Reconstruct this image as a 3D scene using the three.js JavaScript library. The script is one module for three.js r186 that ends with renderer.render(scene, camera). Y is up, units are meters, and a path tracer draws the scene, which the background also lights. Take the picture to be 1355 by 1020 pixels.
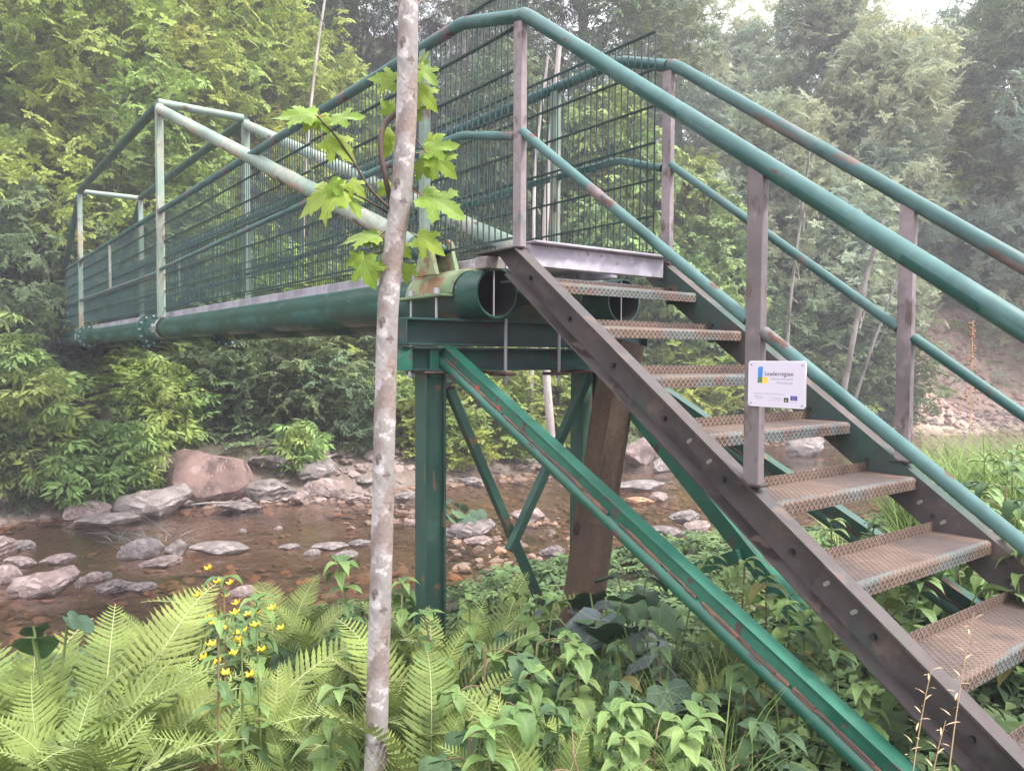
import * as THREE from 'three';
import { mergeGeometries, toCreasedNormals } from 'three/addons/utils/BufferGeometryUtils.js';
import { RoundedBoxGeometry } from 'three/addons/geometries/RoundedBoxGeometry.js';

// ---------------------------------------------------------------- camera, sky, sun, exposure
const scene = new THREE.Scene();
const camera = new THREE.PerspectiveCamera(52.86, 1024 / 770, 0.05, 600);
camera.rotation.order = 'YXZ';
camera.rotation.set(-0.0376, 0.9279, 0.005);
camera.position.set(2.833, -0.496, 2.16);
camera.updateMatrixWorld(true);
const renderer = new THREE.WebGLRenderer({ antialias: true });
renderer.setSize(1024, 770);
renderer.toneMapping = THREE.LinearToneMapping;
renderer.toneMappingExposure = 3.75;
renderer.shadowMap.enabled = true;
renderer.shadowMap.type = THREE.PCFSoftShadowMap;

function mulberry(a) { return () => { a |= 0; a = a + 0x6D2B79F5 | 0; let t = Math.imul(a ^ a >>> 15, 1 | a); t = t + Math.imul(t ^ t >>> 7, 61 | t) ^ t; return ((t ^ t >>> 14) >>> 0) / 4294967296; }; }
const sunDir = new THREE.Vector3(0.5, 0.76, -0.26).normalize();
{
  const w = 256, h = 128, d = new Float32Array(w * h * 4), v = new THREE.Vector3();
  for (let j = 0; j < h; j++) for (let i = 0; i < w; i++) {
    const el = (j + .5) / h * Math.PI - Math.PI / 2, az = ((i + .5) / w - .5) * Math.PI * 2;
    v.set(Math.cos(el) * Math.cos(az), Math.sin(el), Math.cos(el) * Math.sin(az));
    const up = Math.max(0, v.y), s = Math.max(0, v.dot(sunDir));
    const cl = 0.06 * Math.sin(az * 3 + 1.3 * Math.sin(el * 5)) * Math.cos(el * 4 + az) ;
    let L = el < 0 ? 0.22 : 0.86 + 0.22 * up + cl + 0.75 * Math.pow(s, 6);
    const k = (j * w + i) * 4;
    d[k] = L * 0.985; d[k + 1] = L * 0.975; d[k + 2] = L * 1.035; d[k + 3] = 1;
  }
  const sky = new THREE.DataTexture(d, w, h, THREE.RGBAFormat, THREE.FloatType);
  sky.mapping = THREE.EquirectangularReflectionMapping; sky.magFilter = THREE.LinearFilter; sky.minFilter = THREE.LinearFilter; sky.needsUpdate = true;
  scene.background = sky; scene.environment = sky;
}
const sun = new THREE.DirectionalLight(new THREE.Color(1, 0.95, 0.87), 2.2);
sun.position.copy(sunDir).multiplyScalar(60).add(new THREE.Vector3(-8, 0, -8));
sun.target.position.set(-8, 0, -8); sun.castShadow = true; sun.shadow.radius = 22;
sun.shadow.mapSize.set(2048, 2048);
Object.assign(sun.shadow.camera, { left: -45, right: 45, top: 45, bottom: -45, near: 1, far: 160 });
scene.add(sun, sun.target);
scene.fog = new THREE.FogExp2(new THREE.Color(0.90, 0.89, 1.0), 0.0036);

// ---------------------------------------------------------------- helpers
const V = (x, y, z) => new THREE.Vector3(x, y, z);
const UP = V(0, 1, 0);
const rnd = mulberry(7);
const rr = (a, b, f = rnd) => a + (b - a) * f();
const lerp = (a, b, t) => a + (b - a) * t;
const clamp = (x, a = 0, b = 1) => Math.min(b, Math.max(a, x));
const smooth = (a, b, x) => { const t = clamp((x - a) / (b - a)); return t * t * (3 - 2 * t); };
function hash3(x, y, z) { let h = Math.imul(x, 374761393) + Math.imul(y, 668265263) + Math.imul(z, 2147483647 ^ 1274126177); h = Math.imul(h ^ h >>> 13, 1274126177); return ((h ^ h >>> 16) >>> 0) / 4294967296; }
function vnoise(x, y, z) {
  const X = Math.floor(x), Y = Math.floor(y), Z = Math.floor(z); let u = x - X, v = y - Y, w = z - Z;
  u = u * u * (3 - 2 * u); v = v * v * (3 - 2 * v); w = w * w * (3 - 2 * w);
  const q = (a, b, c) => hash3(X + a, Y + b, Z + c);
  return lerp(lerp(lerp(q(0, 0, 0), q(1, 0, 0), u), lerp(q(0, 1, 0), q(1, 1, 0), u), v), lerp(lerp(q(0, 0, 1), q(1, 0, 1), u), lerp(q(0, 1, 1), q(1, 1, 1), u), v), w) * 2 - 1;
}
function fbm(x, y, z, o = 4) { let s = 0, a = .5, f = 1; for (let i = 0; i < o; i++) { s += a * vnoise(x * f, y * f, z * f); f *= 2.03; a *= .5; } return s; }

const taken = {};
function numbered(n) { if (!(n in taken)) { taken[n] = 0; return n; } taken[n]++; return n + '_' + String(taken[n]).padStart(3, '0'); }
function tag(o, label, category, group, kind) {
  if (label) o.userData.label = label; if (category) o.userData.category = category;
  if (group) o.userData.group = group; if (kind) o.userData.kind = kind; return o;
}
function shadowed(m) { m.castShadow = true; m.receiveShadow = true; return m; }
function thing(name, label, category, pos = [0, 0, 0], turn = 0, group) {
  const o = new THREE.Group(); o.name = numbered(name); o.position.set(...pos); o.rotation.y = turn; scene.add(o);
  return tag(o, label, category, group);
}
function part(name, geo, mat, parent) {
  const m = shadowed(new THREE.Mesh(geo, mat)); m.name = parent === scene ? numbered(name) : name; parent.add(m); return m;
}
const clean = g => { const n = g.index ? g.toNonIndexed() : g; for (const k of Object.keys(n.attributes)) if (!['position', 'normal', 'uv'].includes(k)) n.deleteAttribute(k); return n; };
const merge = gs => gs.length === 1 ? clean(gs[0]) : mergeGeometries(gs.map(clean));
// uv in metres by the dominant direction of each face
function boxUV(g, s = 1, ox = 0, oy = 0) {
  g = clean(g); const p = g.attributes.position, n = p.count, uv = new Float32Array(n * 2);
  const a = V(), b = V(), c = V();
  for (let i = 0; i < n; i += 3) {
    a.fromBufferAttribute(p, i); b.fromBufferAttribute(p, i + 1); c.fromBufferAttribute(p, i + 2);
    const nn = b.clone().sub(a).cross(c.clone().sub(a)); const X = Math.abs(nn.x), Y = Math.abs(nn.y), Z = Math.abs(nn.z);
    for (let k = 0; k < 3; k++) {
      const v = [a, b, c][k]; let u, w;
      if (X >= Y && X >= Z) { u = v.z; w = v.y; } else if (Y >= Z) { u = v.x; w = v.z; } else { u = v.x; w = v.y; }
      uv[(i + k) * 2] = u * s + ox; uv[(i + k) * 2 + 1] = w * s + oy;
    }
  }
  g.setAttribute('uv', new THREE.BufferAttribute(uv, 2)); return g;
}
let uvShift = 0;
const shift = () => (uvShift = (uvShift + .3819) % 1);
function box(w, h, d, x = 0, y = 0, z = 0, bevel = 0.004) {
  const g = bevel > 0 ? new RoundedBoxGeometry(w, h, d, 1, Math.min(bevel, w / 3, h / 3, d / 3)) : new THREE.BoxGeometry(w, h, d);
  const r = boxUV(g, 1, shift(), shift()); r.translate(x, y, z); return r;
}
// matrix whose z axis runs from p to q, y as near to up as it can be
function along(p, q, up = UP) {
  const z = q.clone().sub(p).normalize(); let x = up.clone().cross(z); if (x.lengthSq() < 1e-6) x = V(1, 0, 0).cross(z); x.normalize();
  const y = z.clone().cross(x); return new THREE.Matrix4().makeBasis(x, y, z).setPosition(p.clone().add(q).multiplyScalar(.5));
}
function beam(p, q, w, h, up = UP, bevel = 0.004) { const g = box(w, h, p.distanceTo(q), 0, 0, 0, bevel); g.applyMatrix4(along(p, q, up)); return g; }
function rod(p, q, r, seg = 16, r2 = r, open = false) {
  const L = p.distanceTo(q), g = new THREE.CylinderGeometry(r2, r, L, seg, 1, open), uv = g.attributes.uv, o = shift();
  for (let i = 0; i < uv.count; i++) uv.setXY(i, uv.getX(i) * r * 6.28 + o, uv.getY(i) * L + o);
  g.rotateX(Math.PI / 2); g.applyMatrix4(along(p, q)); return clean(g);
}
// a bent pipe: straight runs with small bends at the corners
function pipe(pts, r, seg = 16, bend = 0.06) {
  const path = new THREE.CurvePath();
  let last = pts[0];
  for (let i = 1; i < pts.length - 1; i++) {
    const a = pts[i].clone().add(pts[i - 1].clone().sub(pts[i]).setLength(bend)), b = pts[i].clone().add(pts[i + 1].clone().sub(pts[i]).setLength(bend));
    path.add(new THREE.LineCurve3(last, a)); path.add(new THREE.QuadraticBezierCurve3(a, pts[i], b)); last = b;
  }
  path.add(new THREE.LineCurve3(last, pts[pts.length - 1]));
  const L = path.getLength(), n = Math.max(2, Math.ceil(L / 0.05));
  const g = new THREE.TubeGeometry(path, n, r, seg, false), uv = g.attributes.uv, o = shift();
  for (let i = 0; i < uv.count; i++) uv.setXY(i, uv.getY(i) * r * 6.28 + o, uv.getX(i) * L + o);
  return clean(g);
}
// U-shaped rolled section from p to q, open towards +x of its own frame
function channel(p, q, depth, flange, t, up, dirSign = 1, holes = []) {
  const s = new THREE.Shape(), d = depth / 2;
  const pts = [[0, -d], [flange, -d], [flange, -d + t * .8], [t, -d + t * 1.25], [t, d - t * 1.25], [flange, d - t * .8], [flange, d], [0, d]];
  pts.forEach(([x, y], i) => i ? s.lineTo(x * dirSign, y) : s.moveTo(x * dirSign, y));
  const L = p.distanceTo(q), g = new THREE.ExtrudeGeometry(s, { depth: L, bevelEnabled: false }); g.translate(0, 0, -L / 2);
  const r = boxUV(g, 1, shift(), shift()); r.applyMatrix4(along(p, q, up)); return r;
}

// ---------------------------------------------------------------- noise fields and painted-metal textures
const FS = 512;
function field(seed, base, oct, ridge = false) {
  const f = new Float32Array(FS * FS); let amp = .5, fr = base, tot = 0;
  for (let o = 0; o < oct; o++) {
    const lat = new Float32Array(fr * fr), r = mulberry(seed * 101 + o * 17 + 3); for (let i = 0; i < lat.length; i++) lat[i] = r();
    for (let y = 0; y < FS; y++) {
      const fy = y / FS * fr, y0 = Math.floor(fy), ty = fy - y0, sy = ty * ty * (3 - 2 * ty), r0 = (y0 % fr) * fr, r1 = ((y0 + 1) % fr) * fr;
      for (let x = 0; x < FS; x++) {
        const fx = x / FS * fr, x0 = Math.floor(fx), tx = fx - x0, sx = tx * tx * (3 - 2 * tx), a = x0 % fr, b = (x0 + 1) % fr;
        let v = lerp(lerp(lat[r0 + a], lat[r0 + b], sx), lerp(lat[r1 + a], lat[r1 + b], sx), sy);
        if (ridge) v = 1 - Math.abs(v * 2 - 1);
        f[y * FS + x] += v * amp;
      }
    }
    tot += amp; amp *= .55; fr *= 2; if (fr > FS) break;
  }
  let lo = 1e9, hi = -1e9; for (const v of f) { if (v < lo) lo = v; if (v > hi) hi = v; }
  for (let i = 0; i < f.length; i++) f[i] = (f[i] - lo) / (hi - lo); return f;
}
const F = { coarse: field(1, 3, 7), mid: field(2, 8, 6), fine: field(3, 32, 4), ridge: field(4, 4, 5, true), coarse2: field(5, 4, 7), speck: field(6, 128, 2), ridge2: field(8, 12, 4, true) };
const at_ = (f, x, y, sx, sy, ox, oy) => f[((((y * sy + oy) | 0) % FS + FS) % FS) * FS + ((((x * sx + ox) | 0) % FS + FS) % FS)];
const toS = v => Math.round(255 * (v <= 0.0031308 ? v * 12.92 : 1.055 * Math.pow(v, 1 / 2.4) - 0.055));
function tex(fn, n = FS, srgb = true) {
  const d = new Uint8Array(n * n * 4), c = [0, 0, 0];
  for (let y = 0; y < n; y++) for (let x = 0; x < n; x++) { fn(x, y, c); const k = (y * n + x) * 4; for (let i = 0; i < 3; i++) d[k + i] = srgb ? toS(clamp(c[i])) : Math.round(clamp(c[i]) * 255); d[k + 3] = 255; }
  const t = new THREE.DataTexture(d, n, n); t.wrapS = t.wrapT = THREE.RepeatWrapping; t.magFilter = THREE.LinearFilter; t.minFilter = THREE.LinearMipmapLinearFilter; t.generateMipmaps = true; t.colorSpace = srgb ? THREE.SRGBColorSpace : THREE.NoColorSpace; t.needsUpdate = true; return t;
}
// base colour, then layers [field, colour, threshold, softness, stretchX, stretchY, offset]
function paint(base, layers, o = {}) {
  const val = (x, y, c) => {
    const m = at_(F.coarse, x, y, 1, 1, 40, 90), f = at_(F.fine, x, y, 1, 1, 7, 3); let k = 1 + (m - .5) * (o.vary ?? .5) + (f - .5) * .25, wear = 0;
    for (let i = 0; i < 3; i++) c[i] = base[i] * k;
    for (const [fl, col, th, so, sx = 1, sy = 1, of = 0] of layers) {
      const w = smooth(th - so, th + so, at_(F[fl], x, y, sx, sy, of, of * 2) + (f - .5) * .12); wear = Math.max(wear, w);
      const kk = .8 + .4 * f; for (let i = 0; i < 3; i++) c[i] = lerp(c[i], col[i] * kk, w);
    }
    return wear;
  };
  const map = tex(val), c = [0, 0, 0];
  const r0 = o.rough ?? .45, r1 = o.roughWorn ?? .85;
  const rough = tex((x, y, q) => { const w = val(x, y, c); q[0] = q[1] = q[2] = clamp(lerp(r0, r1, w) + (at_(F.mid, x, y, 1, 1, 11, 70) - .5) * .25); }, FS, false);
  const bump = o.bump === 0 ? null : tex((x, y, q) => { const w = val(x, y, c); q[0] = q[1] = q[2] = clamp(.5 - w * .35 * (o.pit ?? 1) + (at_(F.fine, x, y, 1, 1, 5, 5) - .5) * (.15 + .5 * w)); }, FS, false);
  const s = o.scale ?? 1; for (const t of [map, rough, bump]) t && t.repeat.set(s, s);
  return new THREE.MeshStandardMaterial({ map, roughnessMap: rough, roughness: 1, bumpMap: bump, bumpScale: o.bump ?? .0012, metalness: o.metal ?? 0 });
}
const RUST = [.16, .075, .04], RUSTD = [.085, .045, .035], MAUVE = [.17, .12, .13], WHITE = [.55, .56, .56];
const M = {
  tube: paint([.009, .056, .045], [['coarse', [.022, .085, .068], .62, .12], ['speck', WHITE, .93, .02], ['ridge2', [.2, .24, .23], .97, .02, 1, .3]], { rough: .38, bump: .0004, pit: .2, scale: .8 }),
  rail: paint([.018, .080, .072], [['coarse2', [.065, .135, .13], .52, .2, 2, .8], ['coarse', MAUVE, .82, .14, 2, .6], ['mid', RUSTD, .86, .05, 2, 1]], { rough: .34, bump: .0006, scale: .8, vary: .3 }),
  railRusty: paint([.022, .085, .076], [['coarse2', [.06, .12, .115], .5, .2, 2, .8], ['coarse', [.15, .11, .105], .62, .2, 2, .6], ['mid', [.12, .085, .075], .82, .1, 2, 1]], { rough: .4, bump: .0008, scale: .8, vary: .3 }),
  mint: paint([.185, .255, .205], [['coarse2', [.27, .29, .235], .6, .12, 1, .4], ['coarse', [.27, .19, .12], .62, .16, 2, .5, 55], ['mid', [.10, .07, .055], .80, .07, 2, .6]], { rough: .55, bump: .0012, scale: .7 }),
  brace: paint([.014, .102, .066], [['coarse', [.026, .135, .088], .55, .15], ['coarse2', [.06, .045, .04], .86, .035, 2, .8], ['mid', [.07, .05, .045], .86, .03, 2, 1]], { rough: .4, bump: .0008, scale: .8 }),
  legGreen: paint([.022, .066, .050], [['coarse', [.036, .092, .068], .55, .12, 1, .4], ['mid', [.15, .08, .045], .82, .06, 2, .5]], { rough: .5, bump: .0008 }),
  header: paint([.011, .036, .035], [['coarse', [.02, .07, .06], .55, .12], ['mid', [.06, .04, .035], .8, .05]], { rough: .5, bump: .0008 }),
  post: paint([.155, .13, .135], [['coarse2', [.24, .20, .205], .55, .1, 1, .4], ['coarse', [.06, .125, .105], .64, .10, 2, .5, 30], ['mid', [.10, .07, .065], .72, .10, 2, 1]], { rough: .5, bump: .0012, scale: .9 }),
  stringer: paint([.042, .034, .033], [['coarse2', [.066, .053, .051], .52, .12, .6, 1], ['coarse', [.028, .055, .045], .6, .16, 1, 1, 80], ['mid', [.10, .07, .058], .78, .08]], { rough: .42, bump: .0008, scale: .9 }),
  galv: paint([.36, .34, .39], [['mid', [.45, .42, .48], .55, .1], ['coarse', [.30, .28, .31], .62, .1], ['fine', [.22, .19, .19], .85, .05]], { rough: .55, bump: .0003, metal: .1 }),
  saddle: paint([.11, .18, .085], [['coarse', [.20, .235, .13], .55, .1], ['mid', [.19, .11, .055], .64, .08], ['ridge', RUSTD, .9, .05]], { rough: .7, bump: .0015 }),
  wire: new THREE.MeshStandardMaterial({ color: new THREE.Color(.006, .033, .030), roughness: .45 }),
  steel: new THREE.MeshStandardMaterial({ color: new THREE.Color(.38, .37, .40), roughness: .45, metalness: .3 }),
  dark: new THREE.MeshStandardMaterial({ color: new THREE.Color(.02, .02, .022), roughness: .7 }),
  blockConcrete: paint([.20, .175, .165], [['mid', [.14, .115, .105], .6, .1], ['coarse', [.24, .215, .205], .55, .1]], { rough: .9, bump: .002 }),
  rustbolt: paint([.10, .06, .05], [['mid', [.18, .10, .06], .55, .1]], { rough: .8, bump: .001 }),
};
// expanded-metal treads: a rusty weave of raised diamonds
{
  const dia = (x, y) => { const a = 22.26, u = x / a + y / a, v = x / a - y / a, f = q => Math.abs(q - Math.floor(q) - .5) * 2; return Math.max(f(u), f(v)); };
  const n = 512, val = (x, y) => { const u = (x + y) * 24 / n, v = (x - y) * 24 / n, f = q => Math.abs(q - Math.floor(q) - .5) * 2; return smooth(.55, .95, Math.max(f(u), f(v))); };
  const mk = (teal) => {
    const map = tex((x, y, c) => {
      const h = val(x, y), m = at_(F.coarse, x, y, 1, 1, 0, 0), g = at_(F.mid, x, y, 1, 1, 30, 30), ff = .8 + .4 * at_(F.fine, x, y, 1, 1, 0, 0);
      const lo = [.06, .038, .029], hi = [.165, .11, .083], dk = [.10, .073, .064];
      for (let i = 0; i < 3; i++) { c[i] = lerp(lo[i], lerp(hi[i], dk[i], smooth(.45, .7, m)), .35 + .65 * h) * ff * (.85 + .3 * g); }
      if (teal) { const w = smooth(.42, .7, at_(F.coarse2, x, y, 1, 1, 20, 0)) * (.35 + .65 * h) * .8, t = [.085, .135, .14]; for (let i = 0; i < 3; i++) c[i] = lerp(c[i], t[i] * ff, w); }
    });
    const bump = tex((x, y, c) => { c[0] = c[1] = c[2] = val(x, y) * .85 + at_(F.fine, x, y, 1, 1, 0, 0) * .15; }, n, false);
    map.repeat.set(1.5, 1.5); bump.repeat.set(1.5, 1.5);
    return new THREE.MeshStandardMaterial({ map, bumpMap: bump, bumpScale: .004, roughness: .6, metalness: .15 });
  };
  M.tread = mk(false); M.nosing = mk(true);
}
// ---------------------------------------------------------------- terrain
const lin = (tab, z) => { if (z >= tab[0][0]) return tab[0][1]; for (let i = 1; i < tab.length; i++) if (z >= tab[i][0]) { const [a, b] = [tab[i - 1], tab[i]]; return lerp(b[1], a[1], smooth(0, 1, (z - b[0]) / (a[0] - b[0]))); } return tab[tab.length - 1][1]; };
const WATER = -3.0;
const farEdge = z => lin([[14, -12.5], [3, -11.2], [0, -10.9], [-3, -10.1], [-7, -10.0], [-12, -11.2], [-20, -10.4], [-27, -8.2], [-36, -3], [-50, 12], [-70, 40]], z);
const nearEdge = z => lin([[14, -5.2], [2, -3.9], [-1, -3.6], [-6, -3.0], [-14, -2.6], [-20, -.5], [-26, 3], [-36, 12], [-50, 28], [-70, 60]], z);
function groundNear(x, z) {
  let h = lerp(-2.16, -1.72, smooth(-.6, 2.1, x)) - .06 * smooth(.6, 2.2, z) + .25 * smooth(3, 8, x);
  return h;
}
function H(x, z) {
  const xf = farEdge(z) + .35 * fbm(x * .3, z * .55, 3.1, 3), xn = nearEdge(z) + .3 * fbm(z * .6, x * .2, 9.7, 3);
  const n1 = fbm(x * .35, z * .35, 1.7, 4), n2 = fbm(x * 1.7, z * 1.7, 5.2, 3);
  if (x > xf && x < xn) { const t = Math.min(x - xf, xn - x); return WATER - .04 - (.26 + .22 * smooth(-3, 0, z) * smooth(xf + 4.5, xf + 2, x)) * smooth(0, 1.8, t) + .10 * n1 + .05 * n2; }
  if (x >= xn) {
    const d = x - xn, top = groundNear(x, z);
    return lerp(WATER - .04, top, smooth(0, 2.1, d)) + .07 * n1 * smooth(0, 1, d) + .03 * n2;
  }
  const d = xf - x, steep = lerp(.80, .20, smooth(-14, -34, z));
  let h = WATER - .04 + .75 * smooth(0, 1.3, d) + (1.35 + 2.7 * smooth(-15, -20, z) * smooth(-42, -37, z)) * smooth(.9, 5.5, d) + steep * Math.max(0, d - 5) * smooth(4, 10, d);
  h = Math.min(h, WATER + 2 + steep * 46 + (d - 50) * .1 * (d > 50));
  return h + n1 * (.25 + .06 * Math.min(d, 25)) * smooth(.3, 2.5, d) + .06 * n2;
}
{
  // one ground sheet, finer near the camera, running to the horizon
  const axis = (c, lo, hi, fine, n) => { const a = []; for (let i = 0; i <= n; i++) { const t = i / n * 2 - 1, s = Math.sinh(t * 3.2) / Math.sinh(3.2); a.push(s < 0 ? c + s * (c - lo) : c + s * (hi - c)); } return a; };
  const xs = axis(-4, -320, 320, .1, 300), zs = axis(-2, -320, 320, .1, 300), nx = xs.length, nz = zs.length;
  const pos = new Float32Array(nx * nz * 3), col = new Float32Array(nx * nz * 3), uv = new Float32Array(nx * nz * 2), idx = [];
  for (let j = 0; j < nz; j++) for (let i = 0; i < nx; i++) {
    const k = j * nx + i, x = xs[i], z = zs[j], y = H(x, z); pos.set([x, y, z], k * 3); uv.set([x, z], k * 2);
    const xf = farEdge(z), xn = nearEdge(z), n = fbm(x * .8, z * .8, 2, 3);
    const bed = [.105, .075, .06], gravel = [.21, .16, .14], soil = [.075, .06, .04], hill = [.07, .062, .038], scree = [.42, .31, .25];
    let c;
    if (x > xf && x < xn) c = bed.map((b, q) => lerp(gravel[q] * .8, b, smooth(-.02, -.12, y - WATER)));
    else if (x >= xn) c = gravel.map((b, q) => lerp(b, soil[q], smooth(.1, .9, x - xn + n * .6)));
    else { const d = xf - x, sc = smooth(-15, -19, z) * smooth(-44, -38, z) * smooth(8, 4.5, d); c = gravel.map((b, q) => lerp(lerp(b, hill[q], smooth(.2, 1.5, d + n * .6)), scree[q], sc)); }
    const v = 1 + n * .35; col.set(c.map(q => q * v), k * 3);
    if (i < nx - 1 && j < nz - 1) idx.push(k, k + nx, k + 1, k + 1, k + nx, k + nx + 1);
  }
  const g = new THREE.BufferGeometry(); g.setAttribute('position', new THREE.BufferAttribute(pos, 3)); g.setAttribute('color', new THREE.BufferAttribute(col, 3)); g.setAttribute('uv', new THREE.BufferAttribute(uv, 2)); g.setIndex(idx); g.computeVertexNormals();
  const map = tex((x, y, c) => { const v = .6 + .5 * at_(F.mid, x, y, 1, 1, 0, 0) + .35 * (at_(F.fine, x, y, 1, 1, 0, 0) - .5); c[0] = v; c[1] = v * .985; c[2] = v * .96; });
  const bump = tex((x, y, c) => { c[0] = c[1] = c[2] = .6 * at_(F.mid, x, y, 1, 1, 0, 0) + .4 * at_(F.fine, x, y, 1, 1, 0, 0); }, FS, false);
  map.repeat.set(.8, .8); bump.repeat.set(.8, .8);
  const m = part('ground', g, new THREE.MeshStandardMaterial({ vertexColors: true, map, bumpMap: bump, bumpScale: .05, roughness: .95 }), scene); tag(m, null, null, null, 'structure');
  // the stream: one sheet of clear brown water, rippled where it runs over stones
  const wp = [], wi = [], zsW = []; for (let z = 40; z >= -75; z -= z > 4 || z < -24 ? 1.0 : .16) zsW.push(z);
  const NW = 70;
  zsW.forEach((z, j) => { for (let i = 0; i <= NW; i++) { const a = farEdge(z) - .7, b = nearEdge(z) + .7, x = lerp(a, b, i / NW); const riff = smooth(-1.5, -3.5, z) * smooth(-16, -9, z); wp.push(x, WATER + (.006 + .016 * riff) * fbm(x * 2.2, z * 1.6, 4.4, 3), z); if (i < NW && j < zsW.length - 1) { const k = j * (NW + 1) + i; wi.push(k, k + 1, k + NW + 1, k + 1, k + NW + 2, k + NW + 1); } } });
  const wg = new THREE.BufferGeometry(); wg.setAttribute('position', new THREE.Float32BufferAttribute(wp, 3)); wg.setAttribute('uv', new THREE.Float32BufferAttribute(wp.flatMap((v, i) => i % 3 === 0 ? [v, wp[i + 2]] : []), 2)); wg.setIndex(wi); wg.computeVertexNormals();
  const wb = tex((x, y, c) => { c[0] = c[1] = c[2] = .55 * at_(F.coarse, x, y, 1, 1, 0, 0) + .45 * at_(F.mid, x, y, 1, 2, 9, 9); }, FS, false); wb.repeat.set(.45, .3);
  const water = part('stream_water', wg, new THREE.MeshPhysicalMaterial({ color: new THREE.Color(.80, .69, .61), transmission: 1, thickness: 0, roughness: .07, ior: 1.33, bumpMap: wb, bumpScale: .035 }), scene); tag(water, null, null, null, 'structure');
}
// where a line of sight through a place in the photograph (1355 x 1020) meets a height, or the ground
const camDir = (px, py) => V((px / 1355 * 2 - 1) * Math.tan(.4613) * camera.aspect, (1 - py / 1020 * 2) * Math.tan(.4613), -1).applyMatrix4(new THREE.Matrix4().extractRotation(camera.matrixWorld));
function atHeight(px, py, y) { const d = camDir(px, py), t = (y - camera.position.y) / d.y; return camera.position.clone().addScaledVector(d, t); }
function atGround(px, py) { const d = camDir(px, py).normalize(); for (let t = .8; t < 120; t += .03) { const p = camera.position.clone().addScaledVector(d, t); if (p.y <= H(p.x, p.z)) return p; } return camera.position.clone().addScaledVector(d, 60); }
function bearing(px, dist) { const d = camDir(px, 510); d.y = 0; d.normalize(); const x = camera.position.x + d.x * dist, z = camera.position.z + d.z * dist; return V(x, H(x, z), z); }
const elev = (px, py, dist) => { const d = camDir(px, py); return camera.position.y + d.y / Math.hypot(d.x, d.z) * dist; };

// ---------------------------------------------------------------- footbridge
const ZN = 0, ZF = -.98, TY = -.185, TR = .1236, TZ = [-.07, -.945], X0 = -.27, X1 = -17.2, T1 = -6.94, T2 = -12.99, RY = 1.17, MYR = .5;
const bridge = thing('footbridge', 'long green tubular steel footbridge with mesh sides crossing the stream', 'footbridge', [0, 0, 0]);
for (const z of TZ) {
  const o = new THREE.CylinderGeometry(TR, TR, X0 - X1, 48, 1, true), i = new THREE.CylinderGeometry(TR - .009, TR - .009, X0 - X1, 48, 1, true);
  for (const g of [o, i]) { const uv = g.attributes.uv; for (let k = 0; k < uv.count; k++) uv.setXY(k, uv.getX(k) * .776, uv.getY(k) * (X0 - X1) + z); g.rotateZ(-Math.PI / 2); g.translate((X0 + X1) / 2, TY, z); }
  const rim = new THREE.RingGeometry(TR - .009, TR, 48); rim.rotateY(Math.PI / 2); rim.translate(X0, TY, z);
  const t = part('main_tube', merge([o, rim]), M.tube, bridge);
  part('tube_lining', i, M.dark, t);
  part('tube_divider', box(.006, 2 * TR - .02, .006, X0 - .012, TY, z + .012, 0), M.steel, t);
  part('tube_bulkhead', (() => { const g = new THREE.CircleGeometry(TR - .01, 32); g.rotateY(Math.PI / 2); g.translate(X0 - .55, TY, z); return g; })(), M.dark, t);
}
// bolted flanges where the tubes join, with their bolts
for (const z of TZ) for (const x of [T1 - .72, T2 + .38]) {
  const f = part('tube_flange', merge([-.016, .016].map(d => { const g = new THREE.CylinderGeometry(TR + .075, TR + .075, .026, 40); g.rotateZ(Math.PI / 2); g.translate(x + d, TY, z); return boxUV(g); })), M.tube, bridge);
  for (let k = 0; k < 12; k++) { const a = k / 12 * 6.283, r = TR + .045, y = TY + Math.sin(a) * r, zz = z + Math.cos(a) * r; part('bolt', rod(V(x - .06, y, zz), V(x + .06, y, zz), .013, 6), M.steel, f); }
}
// deck: galvanised edge channels and grating boards across
for (const z of [-.15, -.865]) part('deck_edge', box(X0 - X1, .075, .05, (X0 + X1) / 2, -.025, z), M.galv, bridge);
{
  const bg = box(.19, .03, .66, 0, 0, 0, .004);
  for (let x = X0 - .12; x > X1; x -= .2) part('deck_board', bg, M.galv, bridge).position.set(x, -.002, -.5075);
  for (let x = -1.6; x > X1; x -= 1.5) part('cross_beam', box(.08, .1, .75, x, TY + .06, -.5075), M.header, bridge);
  part('end_beam', merge([box(.05, .10, .90, -.02, -.028, -.51), box(.10, .012, .90, .0, .03, -.51)]), M.galv, bridge);
  part('underdeck_plate', box(.3, .012, .7, -.22, -.12, -.51), M.galv, bridge);
}
// two portal towers with top chords and raking tubes
const TT = 2.41, FR = .057;
for (const z of [ZN - .01, ZF - .03]) for (const x of [T1, T2]) {
  part('tower_post', box(.1, TT + .06, .075, x, (TT - .06) / 2, z), M.mint, bridge);
  const zz = z > -.5 ? TZ[0] : TZ[1];
  const sh = []; for (let s = 0; s < 2; s++) { const g = new THREE.CylinderGeometry(TR + .014, TR + .014, .12, 28, 1, true, s ? Math.PI * .53 : -Math.PI * .47, Math.PI * .94); g.rotateZ(Math.PI / 2); g.rotateX(Math.PI / 2 * 0); g.translate(x, TY, zz); sh.push(boxUV(g)); }
  for (const s of [-1, 1]) sh.push(box(.12, .012, .05, x, TY + .012, zz + s * (TR + .03)), box(.12, .012, .05, x, TY - .012, zz + s * (TR + .03)));
  const cl = part('pipe_clamp', merge(sh), M.mint, bridge);
  for (const s of [-1, 1]) for (const d of [-.035, .035]) part('bolt', rod(V(x + d, TY - .05, zz + s * (TR + .032)), V(x + d, TY + .05, zz + s * (TR + .032)), .010, 6), M.steel, cl);
}
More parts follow.
